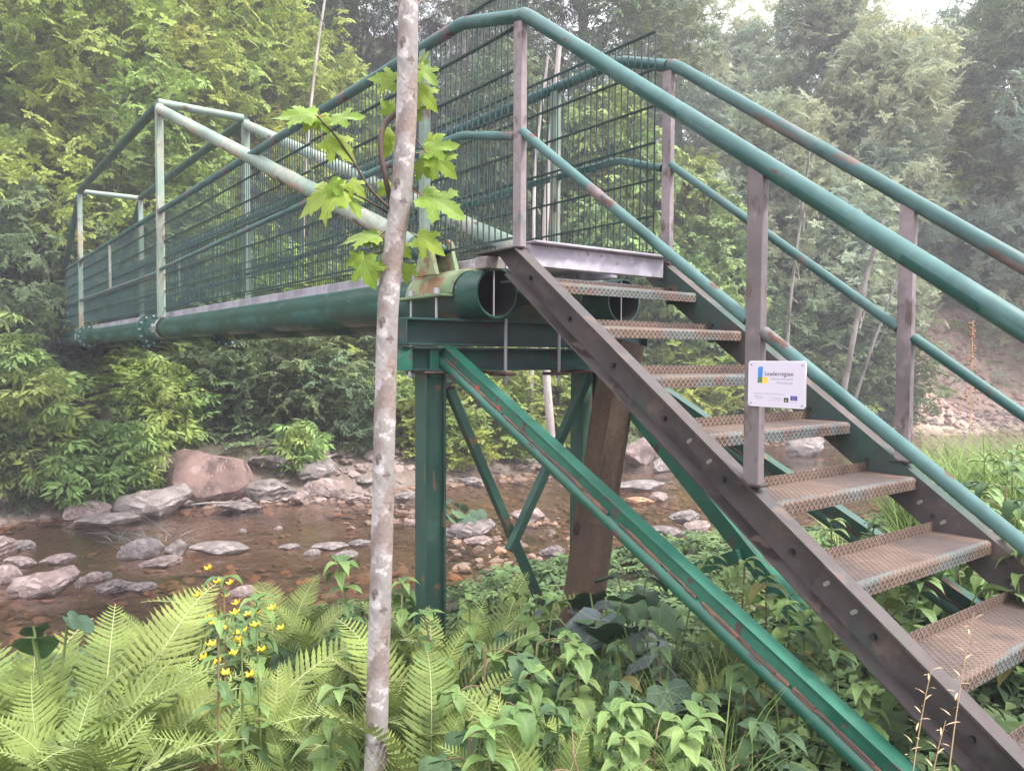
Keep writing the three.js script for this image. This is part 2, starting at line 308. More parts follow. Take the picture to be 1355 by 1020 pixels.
for (const z of [ZN - .01, ZF - .03]) {
  part('top_chord', rod(V(T1 - .02, TT, z), V(T2, TT, z), FR * .95, 20), M.legGreen, bridge);
  part('raking_tube', rod(V(T1 + .05, TT - .07, z), V(-.86, .075, z * .9 - .01), FR, 24), M.mint, bridge);
  part('raking_tube', rod(V(T2 - .03, TT - .08, z), V(X1 + .1, .08, z), FR * .95, 20), M.legGreen, bridge);
}
part('cross_bar', rod(V(T1, TT + .02, ZN), V(T1, TT + .02, ZF), .045, 18), M.mint, bridge);
part('cross_bar', rod(V(T2, TT, ZN), V(T2, TT, ZF), .045, 18), M.mint, bridge);
// handrails and middle rails of the bridge sides
for (const [z, P1x, P1y, bx] of [[ZN, .0, 1.04, -.48], [ZF, .0, 1.04, -.36]]) {
  part('handrail', pipe([V(P1x, P1y, z), V(bx, RY, z), V(T1 + .05, RY, z)], .031, 18, .05), M.rail, bridge);
  part('middle_rail', pipe([V(P1x - .03, .51, z), V(bx, .615, z), V(-1.1, .62, z), V(T1 + .05, MYR, z)], .021, 14, .05), M.rail, bridge);
  for (const [a, b] of [[T1 - .05, T2 + .05], [T2 - .05, X1]]) {
    part('handrail', rod(V(a, RY, z), V(b, RY, z), .031, 14), M.rail, bridge);
    part('middle_rail', rod(V(a, MYR - .03, z), V(b, MYR - .03, z), .024, 12), M.railRusty, bridge);
  }
  part('rail_post', box(.06, 1.22, .04, z ? -.92 : -.85, .56, z), M.mint, bridge);
  part('rail_stub', box(.05, .66, .03, -10.1, .82, z), M.mint, bridge);
}
// welded double-wire mesh panels behind the rails
{
  const panel = (xa, xb, yb, yt, z, name) => {
    const gs = [], W = (w, h, d, x, y, zz) => { const g = new THREE.BoxGeometry(w, h, d); g.translate(x, y, zz); gs.push(g); };
    const n = Math.round((xa - xb) / .05); for (let i = 0; i <= n; i++) W(.0056, yt - yb, .0056, xa - (xa - xb) * i / n, (yt + yb) / 2, z);
    const rows = Math.round((yt - yb) / .2); for (let j = 0; j <= rows; j++) for (const s of [-1, 1]) W(xa - xb, 0.0075, .0075, (xa + xb) / 2, yb + (yt - yb) * j / rows, z + s * .0068);
    tag(part('mesh_panel', merge(gs), M.wire, bridge), null, null, null, 'stuff');
  };
  for (const z of [ZN - .042, ZF + .042]) {
    panel(-.05, -2.5, .06, 1.225, z); 
    for (let x = -2.53; x > X1 + 1; x -= 2.45) panel(x, Math.max(x - 2.42, X1), .05, 1.215, z);
  }
}
// saddle plates over the tubes with lugs and pins that hold the raking tubes
for (const [z, zr] of [[TZ[0], -.02], [TZ[1], -.99]]) {
  const s = new THREE.Shape(); s.absarc(0, 0, TR + .016, .05, Math.PI - .05, false); s.absarc(0, 0, TR + .004, Math.PI - .05, .05, true);
  const shell = new THREE.ExtrudeGeometry(s, { depth: .46, bevelEnabled: false, curveSegments: 28 }); shell.rotateY(Math.PI / 2); shell.translate(-.94, TY, z);
  const sd = part('tube_saddle', merge([boxUV(shell), box(.48, .014, .07, -.71, TY - .006, z + TR + .04), box(.48, .014, .07, -.71, TY - .006, z - TR - .04)]), M.saddle, bridge);
  for (const d of [-.055, .075]) {
    const l = new THREE.Shape(); l.moveTo(-.11, 0); l.lineTo(.11, 0); l.lineTo(.05, .14); l.absarc(0, .145, .052, .1, Math.PI - .1, false); l.lineTo(-.05, .14); l.closePath();
    const g = new THREE.ExtrudeGeometry(l, { depth: .02, bevelEnabled: true, bevelSize: .002, bevelThickness: .002, bevelSegments: 1 }); g.translate(-.72, TY + TR - .012, zr + d);
    part('lug', boxUV(g), M.saddle, sd);
  }
  part('pin', rod(V(-.72, TY + TR + .135, zr - .1), V(-.72, TY + TR + .135, zr + .14), .026, 16), M.legGreen, sd);
  part('pin_head', rod(V(-.72, TY + TR + .135, zr + .11), V(-.72, TY + TR + .135, zr + .135), .04, 6), M.saddle, sd);
  part('raking_tube_collar', rod(V(-.96, .105, zr * .98 + .005), V(-.77, .06, zr + .012), .066, 20), M.legGreen, sd);
}

// ---------------------------------------------------------------- pier under the near end
const pier = thing('bridge_pier', 'green steel pier frame with double header beam under the near bridge end', 'bridge pier', [-.5, -2.3, -.3]);
pier.updateMatrixWorld(true);
const PX = -.5, toPier = g => { g.translate(.5, 2.3, .3); return g; };
const pp = (n, g, m, par = pier) => part(n, toPier(g), m, par);
{
  const iBeam = (y0, y1, za, zb, t = .012, w = .12) => merge([box(w, t, za - zb, PX, y1 - t / 2, (za + zb) / 2, .002), box(w, t, za - zb, PX, y0 + t / 2, (za + zb) / 2, .002), box(.01, y1 - y0 - 2 * t, za - zb, PX, (y0 + y1) / 2, (za + zb) / 2, 0)]);
  pp('header_beam', iBeam(-.445, -.31, .33, -1.32), M.header);
  pp('header_beam', iBeam(-.57, -.452, .30, -1.28, .011, .13), M.header);
  for (const z of [.33, -1.32]) pp('end_plate', box(.11, .13, .008, PX, -.378, z + Math.sign(z + .5) * .005), M.header);
  // sloping bracket at the near end of the lower beam
  const s = new THREE.Shape(); s.moveTo(0, 0); s.lineTo(.16, 0); s.lineTo(.0, .11); s.closePath();
  const g = new THREE.ExtrudeGeometry(s, { depth: .10, bevelEnabled: false }); g.rotateY(-Math.PI / 2); g.translate(PX + .05, -.566, .302); pp('end_bracket', boxUV(g), M.brace);
  // legs: two-part sections with a lit narrow flange
  for (const z of [.17, -.86]) {
    pp('leg', merge([box(.10, 1.75, .012, PX, -1.445, z + .055, .002), box(.10, 1.75, .012, PX, -1.445, z - .055, .002), box(.10, 1.75, .010, PX, -1.445, z, .002), box(.012, 1.75, .1, PX + .045, -1.445, z, .002)].slice(0, 2).concat(box(.012, 1.75, .098, PX + .02, -1.445, z, 0))), M.legGreen);
    pp('base_plate', box(.22, .03, .22, PX, -2.24, z), M.legGreen);
    pp('cap_plate', box(.15, .012, .15, PX, -.577, z), M.rustbolt);
  }
  pp('cross_brace', beam(V(PX + .02, -.66, .075), V(PX + .02, -2.13, -.66), .045, .045), M.legGreen);
  pp('cross_brace', beam(V(PX + .085, -.6, -.815), V(PX + .085, -1.52, -.262), .045, .045), M.legGreen);
  // threaded rods that hang the header from the saddles
  const nutAt = (x, y, z) => { pp('nut', rod(V(x, y - .014, z), V(x, y + .014, z), .017, 6), M.steel); };
  for (const [x, z] of [[-.56, .10], [-.82, .10]]) {
    pp('threaded_rod', rod(V(x, -.62, z), V(x, TY + .02, z), .008, 8), M.steel); nutAt(x, -.595, z);
    if (z > 0) nutAt(x, TY + .02, z);
  }
  for (const z of [.06, -.2, -.78]) pp('clamp_plate', box(.34, .014, .06, PX - .0, -.5815, z), M.rustbolt);
  // rods that show in front of the beam
  for (const [z, y1] of [[-.235, -.30], [-.60, -.31]]) { pp('threaded_rod', rod(V(PX + .078, -.64, z), V(PX + .078, y1, z), .009, 8), M.steel); nutAt(PX + .078, -.60, z); pp('clamp_plate', box(.09, .016, .12, PX + .05, -.59, z), M.rustbolt); }
}
// long raking struts: a round edge bar welded to an angle, flaking along the joint
const strutGeo = (p, q) => { const up = V(0, 0, 1).cross(q.clone().sub(p)).normalize(); if (up.y < 0) up.negate(); const n = up.clone().multiplyScalar(.022); const b = q.clone().sub(p).normalize();
  return { bar: rod(p.clone().sub(n), q.clone().sub(n), .026, 22), ang: merge([beam(p.clone().addScaledVector(up, .054).add(V(0, 0, -.022)), q.clone().addScaledVector(up, .054).add(V(0, 0, -.022)), .06, .009, up, .002), beam(p.clone().add(V(0, 0, .0)).addScaledVector(up, .026), q.clone().add(V(0, 0, .0)).addScaledVector(up, .026), .009, .05, up, .002)]) }; };
for (const [z, nm] of [[.12, 0], [-1.12, 1]]) {
  const g = strutGeo(V(PX + .03, -.50 - (nm ? .07 : 0), z), V(1.95, -1.70 - (nm ? .03 : 0), z));
  const s = pp('long_strut', g.ang, nm ? M.legGreen : M.brace); pp('strut_bar', g.bar, nm ? M.legGreen : M.brace, s);
  pp('strut_bracket', box(.05, .15, .05, PX + .015, -.53, z + .05), M.brace, s);
  const seam = []; const r = mulberry(31 + nm), a = V(PX + .03, -.5, z), b = V(1.95, -1.7, z), nrm = V(.49, .87, 0);
  for (let k = 0; k < 70; k++) { const t = Math.pow(r(), .8), L = .02 + .05 * r(), c = a.clone().lerp(b, t).addScaledVector(nrm, .004 + .006 * r()); c.y -= nm * (.07 - .04 * t); c.z += .006 + .006 * r(); const d = b.clone().sub(a).setLength(L); seam.push(beam(c.clone().sub(d), c.clone().add(d), .008, .005 + .012 * r(), nrm, .002)); }
  tag(pp('flaking_seam', merge(seam), M.rustbolt, s), null, null, null, 'stuff');
}
{ // red primer spots
  const red = new THREE.MeshStandardMaterial({ color: new THREE.Color(.42, .03, .03), roughness: .7 });
  for (const [t, L] of [[.13, .013], [.20, .011]]) { const a = V(PX + .03, -.5, .12), b = V(1.95, -1.7, .12), c = a.lerp(b, t).add(V(.008, .014, .0058)), d = V(.87, -.49, 0).multiplyScalar(L); pp('primer_spot', beam(c.clone().sub(d), c.clone().add(d), .004, .014, V(.49, .87, 0), .001), red); }
}
// steep raking brace behind the stairs, with a short tie
pp('raking_brace', merge([beam(V(-.36, -.60, -.88), V(.95, -1.70, -.88), .012, .085, V(.64, .77, 0), .002), beam(V(-.36, -.56, -.915), V(.95, -1.66, -.915), .07, .012, V(.64, .77, 0), .002)]), M.brace);
pp('brace_tie', beam(V(.60, -1.42, -.86), V(.18, -1.62, -.84), .05, .06), M.brace);

// ---------------------------------------------------------------- weathered timber post
{
  const wood = paint([.066, .040, .025], [['coarse', [.095, .06, .037], .55, .12, 1, .2], ['ridge', [.06, .04, .03], .86, .06, 2, .15], ['mid', [.085, .055, .04], .68, .08, 2, .2], ['fine', [.05, .035, .03], .8, .06, 3, .2]], { rough: .85, bump: .006 });
  const a = V(-.24, -2.35, -.50), b = V(-.20, -.42, -.885);
  const g = new THREE.BoxGeometry(.15, a.distanceTo(b), .175, 6, 50, 7), p = g.attributes.position, v = V();
  for (let i = 0; i < p.count; i++) { v.fromBufferAttribute(p, i); const k = fbm(v.x * 14, v.y * 3, v.z * 14, 3), cx = Math.abs(v.x) / .075 * Math.abs(v.z) / .088; p.setXYZ(i, v.x * (1 - .10 * Math.max(0, cx - .6)) + .012 * k, v.y, v.z * (1 - .10 * Math.max(0, cx - .6)) + .012 * fbm(v.z * 9 + 4, v.y * 2.2, v.x * 9, 3) + .012 * Math.sin(v.y * 2.1)); }
  g.computeVertexNormals(); const gg = boxUV(g); g.rotateX(0); 
  const t = thing('timber_post', 'rough brown timber post standing under the top of the stairs', 'timber post', [a.x, a.y, a.z]);
  const m = part('post_shaft', gg, wood, t); m.position.copy(b.clone().sub(a).multiplyScalar(.5)); m.quaternion.setFromUnitVectors(UP, b.clone().sub(a).normalize());
  const kn = new THREE.SphereGeometry(.03, 14, 10); kn.scale(.8, 1.2, .25); const knm = new THREE.MeshStandardMaterial({ color: new THREE.Color(.035, .022, .016), roughness: .9 });
  for (const [y, x] of [[.55, .02], [-.05, -.04], [.18, .05], [-.45, .02]]) part('knot', kn, knm, m).position.set(x, y, .0885);
}

// ---------------------------------------------------------------- staircase
const RISE = .2, GO = .28, SL = RISE / GO, ang = Math.atan(SL), FLOOR = -1.72;
const stairs = thing('steel_staircase', 'rusty steel staircase with green tubular handrails climbing to the bridge', 'staircase', [2.2, FLOOR, -.49]);
const ps = (n, g, m, par = stairs) => { g.translate(-2.2, -FLOOR, .49); return part(n, g, m, par); };
{
  const up = V(SL, 1, 0).normalize(), off = up.clone().multiplyScalar(-.07);
  for (const [z, s] of [[-.035, 1], [ZF + .01, -1]]) {
    const p = V(-.09, .085 - .02, z).add(off), q = V(2.45, -2.45 * SL - .005, z).add(off);
    // channel() opens towards its own +x: with the run along -y slope, own x is up cross along
    const x = up.clone().cross(q.clone().sub(p).normalize()).z; // sign of own x along world z
    // a cut mitre at the top: start at the bend
    const p2 = V(.005, -.005, z).add(off);
    const st = ps('stringer', channel(p2, q, .14, .064, .008, up, x * s), M.stringer);
    const tri = new THREE.Shape(); tri.moveTo(.005, -.0); tri.lineTo(-.33, -.0); tri.lineTo(-.33, -.018); tri.lineTo(-.19, -.018); tri.lineTo(-.076, -.118); tri.closePath();
    const tg = new THREE.ExtrudeGeometry(tri, { depth: .008, bevelEnabled: false }); tg.translate(0, .0, z + (s > 0 ? .001 : -.009)); ps('head_plate', boxUV(tg), M.stringer, st);
    ps('head_flange', box(.335, .009, .064, -.1625, .0015, z + s * .034, .002), M.stringer, st);
    // bolts and slots in the web
    const r = mulberry(s + 9);
    for (let k = 0; k < 9; k++) { const t = (k + .35) / 9, c = p2.clone().lerp(q, t).add(up.clone().multiplyScalar(-.012)); ps('bolt', rod(c.clone().add(V(0, 0, s * .004)), c.clone().add(V(0, 0, s * .022)), .0105, 6), M.dark, st); ps('bolt', rod(c.clone().add(V(0, 0, -s * .010)), c.clone().add(V(0, 0, -s * .001)), .009, 6), M.dark, st); }
    const slot = new THREE.CapsuleGeometry(.007, .013, 4, 10); slot.scale(1, 1, .12); const sm = new THREE.MeshStandardMaterial({ color: new THREE.Color(.22, .23, .19), roughness: .9 });
    for (const x0 of s > 0 ? [.985, 1.075, 1.53, 1.62] : [.42, .60, 1.36, 1.45, 1.7]) { const g = slot.clone(); g.rotateZ(ang + 1.57); g.translate(x0, -x0 * SL - .095, z + s * .0085 - (s < 0 ? -.0115 : 0)); ps('slot', g, sm, st); }
  }
  // treads: deck plate, rolled nosing and raised back lip
  for (let k = 0; k < 9; k++) {
    const x = .225 + k * GO, y = -.171 - k * RISE, zc = -.5025, w = .925, D = .225;
    const t = ps('tread', box(D - .03, .005, w, x - D / 2, y, zc, .0015), M.tread);
    const ns = new THREE.Shape(); ns.absarc(0, 0, .018, Math.PI / 2, -.15, true); ns.lineTo(.018, -.030); ns.lineTo(.0145, -.030); ns.absarc(0, 0, .0145, -.15, Math.PI / 2, false); ns.closePath();
    const ng = new THREE.ExtrudeGeometry(ns, { depth: w, bevelEnabled: false, curveSegments: 8 }); ng.translate(x - .018, y - .0155, zc - w / 2); ps('nosing', boxUV(ng), M.nosing, t);
    ps('back_lip', box(.004, .042, w, x - D + .017, y + .019, zc, .001), M.tread, t);
    for (const z of [zc - w / 2 + .0035, zc + w / 2 - .0035]) ps('side_lug', box(D - .05, .045, .006, x - D / 2, y - .026, z, .001), M.stringer, t);
  }
  const postX = 1.278;
  for (const z of [ZN, ZF - .01]) {
    ps('stair_post', box(.06, 1.04, .034, .0, .52, z, .004), M.post);
    const h = z > -.5 ? 1.05 : 1.05; ps('stair_post', box(.06, h, .034, postX, -postX * SL + h / 2, z, .004), M.post);
    ps('post_foot', box(.09, .01, .05, postX, -postX * SL + .0, z, .002), M.stringer);
    const zz = z;
    const yr = x => 1.045 - x * SL;
    ps('handrail', pipe([V(-.02, 1.045, zz), V(.03, 1.04, zz), V(2.75, yr(2.75) + .0, zz)], .0315, 24, .03), z > -.5 ? M.rail : M.railRusty);
    ps('middle_rail', rod(V(.02, .52, zz), V(postX - .03, .52 - (postX) * SL + .02, zz), .0205, 18), z > -.5 ? M.rail : M.railRusty);
    ps('middle_rail', rod(V(postX + .03, .52 - (postX) * SL - .02, zz), V(2.75, .52 - 2.75 * SL, zz), .0205, 18), M.rail);
    ps('stair_post', box(.06, 1.04, .034, 2.55, -2.55 * SL + .52, zz, .004), M.post);
  }
}
// support block under the head of the near stringer
{ const t = tag(part('support_block', box(.10, .058, .11, -.255, -.048, -.015, .006), M.blockConcrete, scene), 'small brownish block wedged between stair head and near bridge tube', 'block'); }

// ---------------------------------------------------------------- notice on the stair post
{
  const W = .207, Hh = .146;
  const t = thing('information_sign', 'small white sign with blue and yellow emblem bolted to the stair post', 'sign', [1.376, -.58, .0225]);
  const s = new THREE.Shape(), r = .01, w = W / 2, h = Hh / 2; s.moveTo(-w + r, -h); s.lineTo(w - r, -h); s.absarc(w - r, -h + r, r, -Math.PI / 2, 0); s.lineTo(w, h - r); s.absarc(w - r, h - r, r, 0, Math.PI / 2); s.lineTo(-w + r, h); s.absarc(-w + r, h - r, r, Math.PI / 2, Math.PI); s.lineTo(-w, -h + r); s.absarc(-w + r, -h + r, r, Math.PI, Math.PI * 1.5);
  const g = new THREE.ExtrudeGeometry(s, { depth: .004, bevelEnabled: true, bevelSize: .0006, bevelThickness: .0006, bevelSegments: 1 });
  part('panel', g, new THREE.MeshStandardMaterial({ color: new THREE.Color(.66, .62, .68), roughness: .4 }), t);
  const cv = document.createElement('canvas'); cv.width = 1072; cv.height = 752; const c = cv.getContext('2d');
  c.fillStyle = '#cbc4d2'; c.fillRect(0, 0, 1072, 752);
  const px = x => (x - 290) / (1105 - 290) * 1072, py = y => (y - 152) / (800 - 152) * 752;
  const poly = (col, pts) => { c.fillStyle = col; c.beginPath(); pts.forEach(([x, y], i) => i ? c.lineTo(px(x), py(y)) : c.moveTo(px(x), py(y))); c.closePath(); c.fill(); };
  poly('#3f7fd0', [[425, 235], [440, 222], [498, 216], [494, 378], [422, 378]]);
  poly('#4f7a5c', [[422, 376], [492, 376], [488, 464], [416, 462]]);
  poly('#e3c04e', [[492, 376], [580, 374], [574, 470], [488, 464]]);
  c.fillStyle = '#26262e'; c.font = 'bold 92px sans-serif'; c.textAlign = 'right'; c.fillText('Leaderregion', px(952), py(352), 560);
  c.fillStyle = '#6f6d78'; c.font = '50px sans-serif'; c.fillText('südliches Waldviertel', px(945), py(412), 430); c.fillText('Nibelungengau', px(945), py(468), 310);
  c.textAlign = 'left'; c.fillStyle = '#3a3842'; c.font = '24px sans-serif'; c.fillText('Mit Unterstützung von Bund, Land und Europäischer Union', px(358), py(628), 620);
  c.fillStyle = '#6b6874'; c.font = '20px sans-serif';
  c.fillText('Ein Projekt im Rahmen', px(362), py(660), 170); c.fillText('der ländlichen Entwicklung', px(378), py(682), 190); c.fillText('in Niederösterreich', px(378), py(704), 160);
  c.fillText('LE 07-13', px(590), py(672), 90); c.font = 'bold 22px sans-serif'; c.fillText('lebensministerium', px(660), py(690), 160); c.font = '18px sans-serif'; c.fillText('Europäischer Landwirtschaftsfonds', px(570), py(720), 270);
  c.fillStyle = '#2c2b30'; c.fillRect(px(818), py(670), px(884) - px(818), py(736) - py(670)); c.fillStyle = '#d8cf9a'; c.font = 'bold 54px serif'; c.fillText('N', px(832), py(728));
  c.fillStyle = '#3a3a9a'; c.fillRect(px(912), py(638), px(1010) - px(912), py(706) - py(638)); c.fillStyle = '#e8d24a'; for (let k = 0; k < 12; k++) { const a = k / 12 * 6.283; c.beginPath(); c.arc(px(961) + Math.cos(a) * 26, py(672) + Math.sin(a) * 26, 4, 0, 7); c.fill(); }
  c.fillStyle = '#5a5896'; c.font = '20px sans-serif'; c.fillText('Europäische Union', px(905), py(740), 140);
  const tx = new THREE.CanvasTexture(cv); tx.colorSpace = THREE.SRGBColorSpace; tx.magFilter = THREE.LinearFilter; tx.anisotropy = 8;
  const pg = new THREE.PlaneGeometry(W - .008, Hh - .008); pg.translate(0, 0, .0049); part('print', pg, new THREE.MeshStandardMaterial({ map: tx, roughness: .42 }), t);
  for (const [x, y] of [[-1, 1], [1, 1], [-1, -1], [1, -1]]) { const sg = new THREE.SphereGeometry(.0036, 10, 6); sg.scale(1, 1, .5); part('screw', sg, M.steel, t).position.set(x * (w - .011), y * (h - .011), .0055); }
}
// ---------------------------------------------------------------- leaves and foliage
function geoFrom(pos, col, uv) { const g = new THREE.BufferGeometry(); g.setAttribute('position', new THREE.Float32BufferAttribute(pos, 3)); if (col) g.setAttribute('color', new THREE.Float32BufferAttribute(col, 3)); if (uv) g.setAttribute('uv', new THREE.Float32BufferAttribute(uv, 2)); g.computeVertexNormals(); return g; }
function addLeaf(pos, col, b, d, n, L, W, fold, tint) {
  const s = d.clone().cross(n).normalize(), m = b.clone().addScaledVector(d, L * .45), tip = b.clone().addScaledVector(d, L).addScaledVector(n, -L * .12);
  const l = m.clone().addScaledVector(s, -W / 2).addScaledVector(n, fold * W), r = m.clone().addScaledVector(s, W / 2).addScaledVector(n, fold * W);
  for (const [p, q, t] of [[b, m, l], [m, tip, l], [b, r, m], [m, r, tip]]) { pos.push(p.x, p.y, p.z, q.x, q.y, q.z, t.x, t.y, t.z); for (let k = 0; k < 3; k++) col.push(...tint); }
}
// a small spray of leaves on twiglets, about one unit across; many of them make a crown
function sprig(seed, n, L, W, flat, droop, twigs = 4) {
  const r = mulberry(seed), pos = [], col = [];
  for (let t = 0; t < twigs; t++) {
    const a = (t / twigs + .12 * (r() - .5)) * 6.283, dir = V(Math.cos(a), .25 - droop + .5 * (r() - .5) * (1 - flat), Math.sin(a)).normalize(), len = .32 + .2 * r();
    for (let k = 0; k < n / twigs; k++) {
      const u = (k + .6) / (n / twigs), b = dir.clone().multiplyScalar(len * u).add(V(0, -.10 * u * u * droop * 3, 0)), sd = k % 2 ? 1 : -1;
      const ld = dir.clone().applyAxisAngle(UP, sd * (.5 + .6 * r()) * (u > .9 ? .3 : 1)).add(V(0, -droop * (.3 + .8 * r()), 0)).normalize();
      const nn = V((r() - .5) * .9, 1, (r() - .5) * .9).normalize(), v = .75 + .5 * r();
      addLeaf(pos, col, b, ld, nn, L * (.75 + .5 * r()), W * (.75 + .5 * r()), .12, [v, v * (.97 + .06 * r()), v * (.85 + .3 * r())]);
    }
  }
  return geoFrom(pos, col);
}
const leafMat = (c, tr = .35, rough = .8) => new THREE.MeshPhysicalMaterial({ color: new THREE.Color(...c), vertexColors: true, transmission: tr, thickness: 0, roughness: rough, specularIntensity: .35, side: THREE.DoubleSide });
const KIND = {
  beech: { g: [sprig(1, 26, .25, .17, .1, .2), sprig(2, 28, .24, .16, 0, .1)], m: leafMat([.27, .36, .08], .5), dens: .85 },
  lime: { g: [sprig(3, 28, .24, .16, .7, .2), sprig(4, 30, .22, .15, .6, .3)], m: leafMat([.34, .42, .09], .5), dens: 1 },
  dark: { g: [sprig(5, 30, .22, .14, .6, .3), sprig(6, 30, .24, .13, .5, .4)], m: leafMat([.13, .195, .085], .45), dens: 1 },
  spruce: { g: [sprig(7, 64, .17, .030, .9, .45, 5), sprig(8, 60, .19, .034, .9, .55, 5)], m: leafMat([.10, .145, .085], .3), dens: 1.25 },
  willow: { g: [sprig(9, 52, .22, .07, .2, .3, 5), sprig(10, 56, .21, .07, .2, .15, 5)], m: leafMat([.33, .40, .27], .5), dens: 1.35 },
  herb: { g: [sprig(11, 25, .42, .13, .4, .35, 5), sprig(12, 25, .44, .14, .3, .3, 5)], m: leafMat([.23, .34, .10], .45), dens: 1 },
  maple: { g: [sprig(13, 16, .34, .28, .8, .4), sprig(14, 18, .32, .26, .8, .5)], m: leafMat([.19, .27, .09]), dens: 1 },
};
const bark = {
  grey: paint([.13, .115, .10], [['coarse', [.2, .185, .17], .55, .12], ['ridge', [.05, .045, .04], .82, .08, 2, .3]], { rough: .9, bump: .006, scale: .8 }),
  pale: paint([.30, .26, .235], [['coarse', [.36, .32, .30], .55, .12], ['ridge', [.14, .12, .10], .86, .06, 2, .4]], { rough: .9, bump: .004, scale: .8 }),
};
function limb(pts, r0, r1, seg = 6, n = 8) {
  const c = new THREE.CatmullRomCurve3(pts), L = c.getLength(), fr = c.computeFrenetFrames(n, false), pos = [], uv = [], idx = [];
  for (let i = 0; i <= n; i++) { const t = i / n, p = c.getPointAt(t), r = lerp(r0, r1, t); for (let k = 0; k <= seg; k++) { const a = k / seg * 6.2832, q = p.clone().addScaledVector(fr.normals[i], Math.cos(a) * r).addScaledVector(fr.binormals[i], Math.sin(a) * r); pos.push(q.x, q.y, q.z); uv.push(k / seg * r0 * 6.28, t * L); } }
  for (let i = 0; i < n; i++) for (let k = 0; k < seg; k++) { const a = i * (seg + 1) + k; idx.push(a, a + 1, a + seg + 1, a + 1, a + seg + 2, a + seg + 1); }
  const g = new THREE.BufferGeometry(); g.setAttribute('position', new THREE.Float32BufferAttribute(pos, 3)); g.setAttribute('uv', new THREE.Float32BufferAttribute(uv, 2)); g.setIndex(idx); g.computeVertexNormals(); return clean(g);
}
const copyM = new THREE.Matrix4(), Q = new THREE.Quaternion(), E = new THREE.Euler(), C3 = new THREE.Color();
function instanced(name, geo, mat, list, parent) {
  const m = shadowed(new THREE.InstancedMesh(geo, mat, list.length)); m.name = name;
  list.forEach((o, i) => { Q.setFromEuler(E.set(o.rx, o.ry, o.rz, 'YXZ')); copyM.compose(o.p, Q, V(o.s, o.s * (o.sy ?? 1), o.s)); m.setMatrixAt(i, copyM); m.setColorAt(i, C3.setRGB(...o.c)); });
  parent.add(m); return m;
}
// crown of leaf sprays: clumps at the ends of limbs inside an uneven ellipsoid
function tree(o) {
  const k = KIND[o.kind], r = mulberry(o.seed), t = thing(o.name, o.label, o.cat, [o.pos.x, o.pos.y - .15, o.pos.z], 0, o.group);
  const Ht = o.h, R = o.r, base = o.base ?? .25, wood = [], lists = [[], []], spr = o.spr ?? .55, tr = o.tr ?? Ht * .012 + .02, lean = o.lean ?? 0;
  const trunkAt = u => V(lean * u * u * Ht + .12 * Math.sin(u * 4 + o.seed), u * Ht * .96, .1 * Math.sin(u * 3 + o.seed * 2) + (o.leanZ ?? 0) * u * u * Ht);
  const tp = []; for (let i = 0; i <= 6; i++) tp.push(trunkAt(i / 6));
  wood.push(limb(tp, tr, tr * .2, 8, 14));
  const nb = o.blobs ?? 22;
  for (let b = 0; b < nb; b++) {
    const u = base + (1 - base) * Math.pow((b + .5) / nb, .9), conic = o.kind === 'spruce' ? (1.05 - u) * 1.0 + .06 : Math.sin(Math.PI * clamp((u - base) / (1.06 - base) * .82 + .16)) ;
    const a = b * 2.399 + r() * .8, rad = R * conic * (o.kind === 'spruce' ? .45 + .3 * r() : .35 + .55 * r()), ctr = trunkAt(u).add(V(Math.cos(a) * rad, (r() - .5) * Ht * .06, Math.sin(a) * rad));
    const rb = (o.kind === 'spruce' ? R * conic * .55 + .2 : R * (.22 + .26 * r())) * (o.clump ?? 1), st = trunkAt(Math.max(.04, u - .16 - .06 * r()));
    if (o.kind !== 'spruce' || b % 2) wood.push(limb([st, st.clone().lerp(ctr, .5).add(V(0, -.03 * rad, 0)), ctr.clone()], tr * .32 * (1.1 - u * .6), .008, 5, 5));
    const tone = .78 + .42 * r(), warm = r(), n = Math.round(rb * rb * 13 / (spr * spr) * k.dens * (o.dens ?? 1));
    for (let i = 0; i < n; i++) {
      const dx = r() * 2 - 1, dz = r() * 2 - 1, dy = r() * 2 - 1, l = Math.hypot(dx, dy, dz) || 1, q = rb * (.42 + .62 * Math.pow(r(), .6)) * (1 + .35 * vnoise(dx * 2 + b, dy * 2, dz * 2));
      const p = ctr.clone().add(V(dx / l * q, dy / l * q * (o.kind === 'spruce' ? .55 : 1), dz / l * q)), v = tone * (.8 + .4 * r());
      lists[i % 2].push({ p, rx: (r() - .5) * (o.kind === 'spruce' ? .9 : 2.0), ry: r() * 6.28, rz: (r() - .5) * (o.kind === 'spruce' ? .9 : 2.0), s: spr * (.75 + .5 * r()), c: [v * (.9 + .3 * warm), v, v * (.85 + .25 * (1 - warm))] });
    }
  }
  part('trunk', merge(wood), bark[o.bark ?? 'grey'], t);
  lists.forEach((L, i) => { if (L.length) tag(instanced('crown', k.g[i], o.mat ?? k.m, L, t), null, null, null, 'stuff'); });
  return t;
}
// a place on the far bank: further out along the same bearing where the stream is in the way
function farBank(px, dist, gap) { let d = dist, p = bearing(px, d); for (let i = 0; i < 200 && farEdge(p.z) - p.x < gap; i++) { d += .15; p = bearing(px, d); } return [p, d]; }
